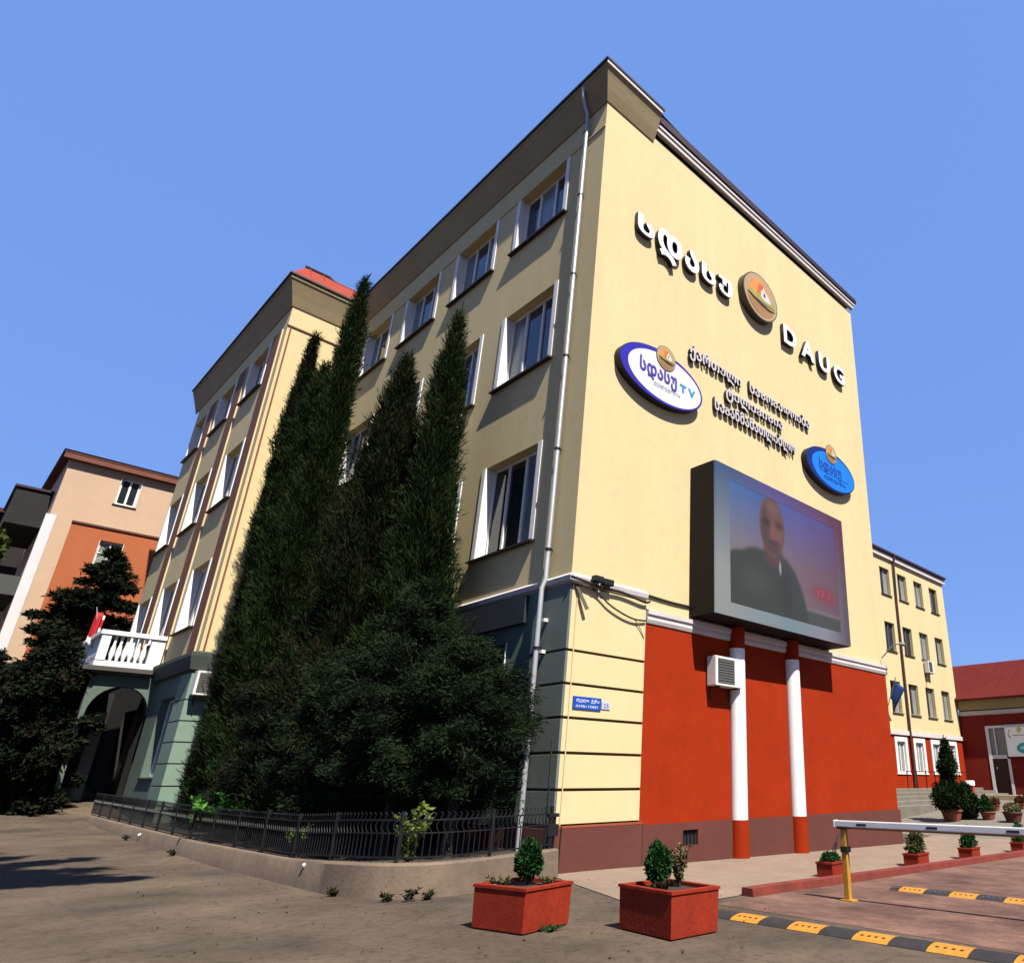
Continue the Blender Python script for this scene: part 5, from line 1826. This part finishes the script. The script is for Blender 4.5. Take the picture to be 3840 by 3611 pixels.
# topiary trees and pots
z = pot(20.3, 1.1, 0.42, 0.42, TERRA, 'terracotta tub of the tallest topiary tree')
tp = thing('topiary_tree', (20.3, 1.1, z), 'tall clipped topiary tree with a wide skirt and narrow top', 'tree', 'topiary trees by the courtyard')
blob_leaves('crown', tp, [(20.18, 1.1, z + .48, .64, .62, .52), (20.35, 1.1, z + 1.10, .28, .28, .42), (20.35, 1.1, z + 1.58, .40, .36, .30), (20.08, 1.1, z + 1.66, .22, .22, .18), (20.42, 1.1, z + 1.98, .26, .26, .32), (20.38, 1.1, z + 2.36, .14, .14, .34)], 7500, leafmat('topiary_green', [(0.014, 0.028, 0.010), (0.025, 0.050, 0.014), (0.04, 0.07, 0.02)]), leaf=(0.06, 0.14), wd=(0.02, 0.04))
MB().tube([(20.3, 1.1, z - .1), (20.35, 1.1, z + 1.9)], [.06, .03], 8).build('trunk', BARK, tp)
z = gz(21.4, .75)
tp = thing('topiary_shrub', (21.4, .75, z), 'rounded dark shrub just right of the tall topiary', 'shrub', 'topiary trees by the courtyard')
blob_leaves('crown', tp, [(21.2, .85, z + .50, .46, .46, .52), (21.22, .85, z + 0.98, .28, .28, .34)], 3600, leafmat('topiary_green2', [(0.016, 0.036, 0.012), (0.03, 0.06, 0.018), (0.045, 0.085, 0.025)]), leaf=(0.06, 0.14), wd=(0.02, 0.04))
MB().tube([(21.4, .75, z - .05), (21.4, .75, z + 1)], .04, 6).build('trunk', BARK, tp)
z = pot(21.2, 0.0, 0.30, 0.30, TERRA, 'wide terracotta bowl right of the topiary')
b = thing('conical_shrub', (21.2, 0, z), 'small dark green conical shrub in the terracotta bowl', 'shrub')
blob_leaves('foliage', b, [(21.15, 0.02, z + .14, .24, .24, .22), (21.12, 0.02, z + .36, .14, .14, .22)], 1500, BOX, leaf=(0.05, 0.10), wd=(0.015, 0.03))
z = pot(20.7, -1.15, 0.36, 0.36, mat('brown_tub', (0.16, 0.05, 0.03), 0.8, var=0.2), 'brown tub at the right edge behind the barrier arm')
b = thing('dry_shrub', (20.7, -1.15, z), 'dry ochre bush in the brown tub at the right edge', 'shrub')
blob_leaves('foliage', b, [(20.7, -1.15, z + .10, .32, .3, .2)], 900, DRY, leaf=(0.05, 0.10), wd=(0.012, 0.025))
for k, (x, y, c) in enumerate([(24.6, 1.0, TERRA), (25.6, 0.2, TERRA), (26.3, -0.4, WHT), (24.4, 1.75, WHT), (27.5, .45, TERRA)]):
    z = pot(x, y, 0.24, 0.24, c, ['terracotta pot with red flowers, middle of the courtyard row', 'terracotta pot with pink flowers in the courtyard row', 'white bowl with a dark shrub in the courtyard row', 'white bowl beside the rounded shrub', 'terracotta pot in front of the cream wall'][k])
    b = thing('potted_flower', (x, y, z), ['red flowering plant in its terracotta pot', 'pinkish flowering plant in its terracotta pot', 'dark shrub in a white bowl', 'small plant in the white bowl beside the rounded shrub', 'flowering plant in front of the cream wall'][k], 'plant', 'flowers in the courtyard')
    fm = leafmat('flower_mix_%d' % k, [(0.04, 0.07, 0.02), (0.35, 0.05, 0.03), (0.06, 0.09, 0.03), (0.45, 0.12, 0.08)]) if k in (0, 1, 4) else BOX
    blob_leaves('foliage', b, [(x, y, z + .10, .22, .22, .16)], 500, fm, leaf=(0.06, 0.12), wd=(0.02, 0.04))
# white and red bin beside the hall
t = thing('litter_bin', (32.0, 5.0, .8), 'small white and red bin beside the red hall corner', 'bin')
w = MB(); w.lathe(32.0, 5.0, [(.20, gz(32, 5)), (.24, 1.35)], 14); w.build('body', mat('bin_red', (0.5, 0.06, 0.05), 0.5, var=0.1), t, smooth=True)
w = MB(); w.lathe(32.0, 5.0, [(.26, 1.352), (.26, 1.55), (.22, 1.6)], 14); w.build('lid', WHT, t, smooth=True)

# ------------------------------------------------------------------ left: pink building, dark block
PB = thing('pink_building', (-6.4, 36, 0.3), 'pale pink and orange house beyond the wing', 'building')
py = 36.0
pops = [(-4.12, -3.18, 15.68, 17.22), (-4.16, -3.12, 11.9, 13.55)]
w = MB()
wallgrid(w, 'R', py, -6.42, 6, 0, 17.8, pops, 0.22)
w.add([(-6.42, 36, 0), (-6.42, 50, 0), (-6.42, 50, 17.8), (-6.42, 36, 17.8)], [(0, 1, 2, 3)])
w.build('wall', PINK, PB)
w = MB()
wallgrid(w, 'R', py - 0.03, -5.48, 6, 0, 14.2, [pops[1]], 0.03, back=False)
w.add([(-5.48, py - .03, 0), (-5.48, py - .001, 0), (-5.48, py - .001, 14.2), (-5.48, py - .03, 14.2)], [(0, 1, 2, 3)])
w.build('orange_panel', ORG, PB)
w = MB()
w.box(-5.5, 6, py - .10, py - .001, 14.201, 14.30)
w.build('panel_moulding', mat('dark_red_moulding', (0.13, 0.04, 0.025), 0.8, var=0.15), PB)
window(PB, 'R', py, -4.12, 15.68, .94, 1.54, depth=.22, casing=0.0, fr=(0.5,), glass=GLASSB, sill=.06, frame=.09)
window(PB, 'R', py, -4.16, 11.9, 1.04, 1.65, depth=.22, casing=0.0, fr=(0.5,), glass=[CURT, GLASSB], sill=.06, frame=.07, transom=0.6)
w = MB()
w.box(-6.75, 6.2, py - .35, 50, 17.802, 17.92)
w.box(-6.72, 6.2, py - .32, py - .001, 17.5, 17.8)
w.build('eaves', mat('rust_brown_eaves', (0.21, 0.065, 0.035), 0.8, var=0.2), PB)
w = MB()
w.add([(-6.8, py - .4, 17.925), (6.2, py - .4, 17.925), (6.2, 50, 17.925), (-6.8, 50, 17.925), (-3, 39, 18.9), (4, 39, 18.9), (4, 47, 18.9), (-3, 47, 18.9)], [(0, 1, 5, 4), (1, 2, 6, 5), (2, 3, 7, 6), (3, 0, 4, 7), (4, 5, 6, 7)])
w.build('roof', ROOFD, PB)
w = MB()
w.box(-6.56, -6.14, py - .05, py + .25, 0, 14.4)
w.build('white_quoin', mat('white_quoin_paint', (0.78, 0.74, 0.74), 0.7, var=0.06), PB)
w = MB(); w.box(-7.9, -6.425, 38.5, 44, 14.2, 16.2)
en = w.build('enclosed_balcony', DKAPT, PB)
w = MB(); w.box(-8.0, -6.426, 38.4, 44.1, 16.201, 16.32)
w.build('balcony_roof', ROOFD, en)
for z in (6.5, 10.5):
    w = MB(); w.box(-7.9, -6.425, 38.5, 44, z, z + .18); w.box(-7.9, -7.8, 38.5, 44, z + .181, z + 1.0); w.box(-7.799, -6.426, 38.5, 38.6, z + .181, z + 1.0)
    w.build('balcony', mat('grey_green_balcony', (0.07, 0.08, 0.07), 0.8, var=0.15), PB)
AP = thing('dark_apartment_block', (-14, 46, 0.4), 'dark brown apartment block at the far left edge', 'building')
w = MB(); w.box(-30, -6.45, 46, 60, 0, 16.5); w.build('wall', DKAPT, AP)
w = MB(); w.box(-30.4, -6.8, 45.5, 60.4, 16.501, 16.75); w.build('roof', ROOFD, AP)
for z in (3.2, 6.6, 10.0, 13.4):
    for x in (-12.5, -9.3):
        w = MB(); w.box(x, x + 1.2, 45.93, 45.999, z, z + 1.5); f_ = w.build('window', WHT, AP)
        w = MB(); w.box(x + .08, x + 1.12, 45.9, 45.929, z + .08, z + 1.42); w.build('pane', GLASSB, f_)

# ------------------------------------------------------------------ left vegetation
LG = 'trees beside the wing portal'
branchy('spruce_tree', -3.75, 33.0, 0.9, 11.4, [(2.0, 2.7), (5.0, 2.5), (8.0, 2.0), (10.4, 1.2), (12.5, 0.15)], 'sparse dark spruce in front of the orange wall', SPR, 31, group=LG, per=170, mult=9, leaf=(0.12, 0.32), wd=(0.02, 0.05), droop=0.15, trunk_r=.18)
branchy('spruce_tree', -5.45, 22.6, 0.3, 5.2, [(0.6, 1.4), (2, 1.6), (3.6, 1.5), (5.0, 1.1), (6.2, 0.3)], 'low bushy dark spruce left of the balcony', SPR, 33, group=LG, per=120, mult=8, leaf=(0.12, 0.28), wd=(0.02, 0.045), droop=0.3, trunk_r=.12)
branchy('spruce_tree', -6.9, 27.5, 1.0, 5.4, [(1.2, 1.7), (3, 1.6), (5.2, 0.9), (6.3, 0.2)], 'dark spruce at the left edge in front of the white quoin', SPR, 35, group=LG, per=120, mult=8, leaf=(0.12, 0.28), wd=(0.02, 0.045), droop=0.3, trunk_r=.12)
h = thing('hedge', (-6.4, 22.5, 0.3), 'low brown green hedge at the left edge of the street', 'hedge')
blob_leaves('foliage', h, [(-5.7 - .5 * k, 23.6 - .1 * k, 1.5 + .2 * (k % 2), .9, .9, 1.0) for k in range(7)], 6000, HEDGE, leaf=(0.10, 0.22), wd=(0.04, 0.08))
t = thing('leafy_tree', (-9.2, 31, 0.3), 'broadleaf tree with sunlit yellow green leaves at the far left edge', 'tree')
MB().tube([(-9.2, 31, 0.2), (-9.1, 31, 5), (-8.9, 31, 9)], [.22, .16, .08], 8).build('trunk', BARK, t, smooth=True)
blob_leaves('crown', t, [(-8.5, 31, 11.1, .9, .9, 1.0), (-9.4, 31, 10.2, 1.2, 1.2, 1.2), (-8.9, 31, 8.6, 1.0, 1.0, 1.1), (-9.6, 31, 12.2, .9, .9, .9)], 3800, leafmat('sunny_broadleaf', [(0.03, 0.05, 0.01), (0.10, 0.14, 0.02), (0.16, 0.20, 0.04), (0.04, 0.06, 0.015)], trans=.25), leaf=(0.14, 0.3), wd=(0.06, 0.12), core=0.45)
# red and white flag on the balcony
F = thing('flag', (-4.5, 24, 5.5), 'red and white flag hanging furled from a pole on the balcony', 'flag')
q = MB(); q.tube([(-4.42, 24.0, 6.7), (-4.75, 23.9, 7.9)], 0.02, 6); q.build('pole', PIPE, F)
q = MB()
for j in range(9):
    for i in range(6):
        u, v = i / 5, j / 8
        q.v.append((-4.70 + .30 * u - .05 * v, 23.9 + .10 * math.sin(9 * u), 7.75 - 1.3 * v - .15 * u))
for j in range(8):
    for i in range(5):
        q.f.append((j * 6 + i, j * 6 + i + 1, (j + 1) * 6 + i + 1, (j + 1) * 6 + i)); q.m.append(1 if (j > 5 or (i == 4 and j % 3 == 0)) else 0)
fl_ = q.build('cloth', [mat('red_flag_cloth', (0.55, 0.012, 0.02), 0.8, var=0.1), WHT], F, smooth=True)
sm = fl_.modifiers.new('thickness', 'SOLIDIFY'); sm.thickness = 0.01

# tall pine beside the camera, outside the frame, whose crown throws the shadow across the street
pt = branchy('pine_tree', -12.5, -4.6, 0.0, 22.3, [(15, 4.2), (17, 4.6), (19, 4.0), (21, 2.4), (22.5, 0.5)], 'tall pine outside the frame whose shadow falls on the street', CYPB, 41, spread=0.35, per=120, leaf=(0.3, 0.6), wd=(0.05, 0.11), droop=0.1, trunk_r=.3)

# some panes have pale curtains drawn behind them
CURB = mat('bluish_net_curtain', (0.20, 0.25, 0.30), 0.25, var=0.4, scale=5, streak=True, spec=0.5)
pr_ = random.Random(5)
for root in (MBG, WG, FB):
    for wnd in root.children:
        if wnd.name.split('.')[0] != 'window':
            continue
        for p_ in wnd.children:
            if p_.name.split('.')[0] == 'pane' and pr_.random() < 0.34:
                p_.material_slots[0].link = 'OBJECT'
                p_.material_slots[0].material = CURB if root is not FB else CURT
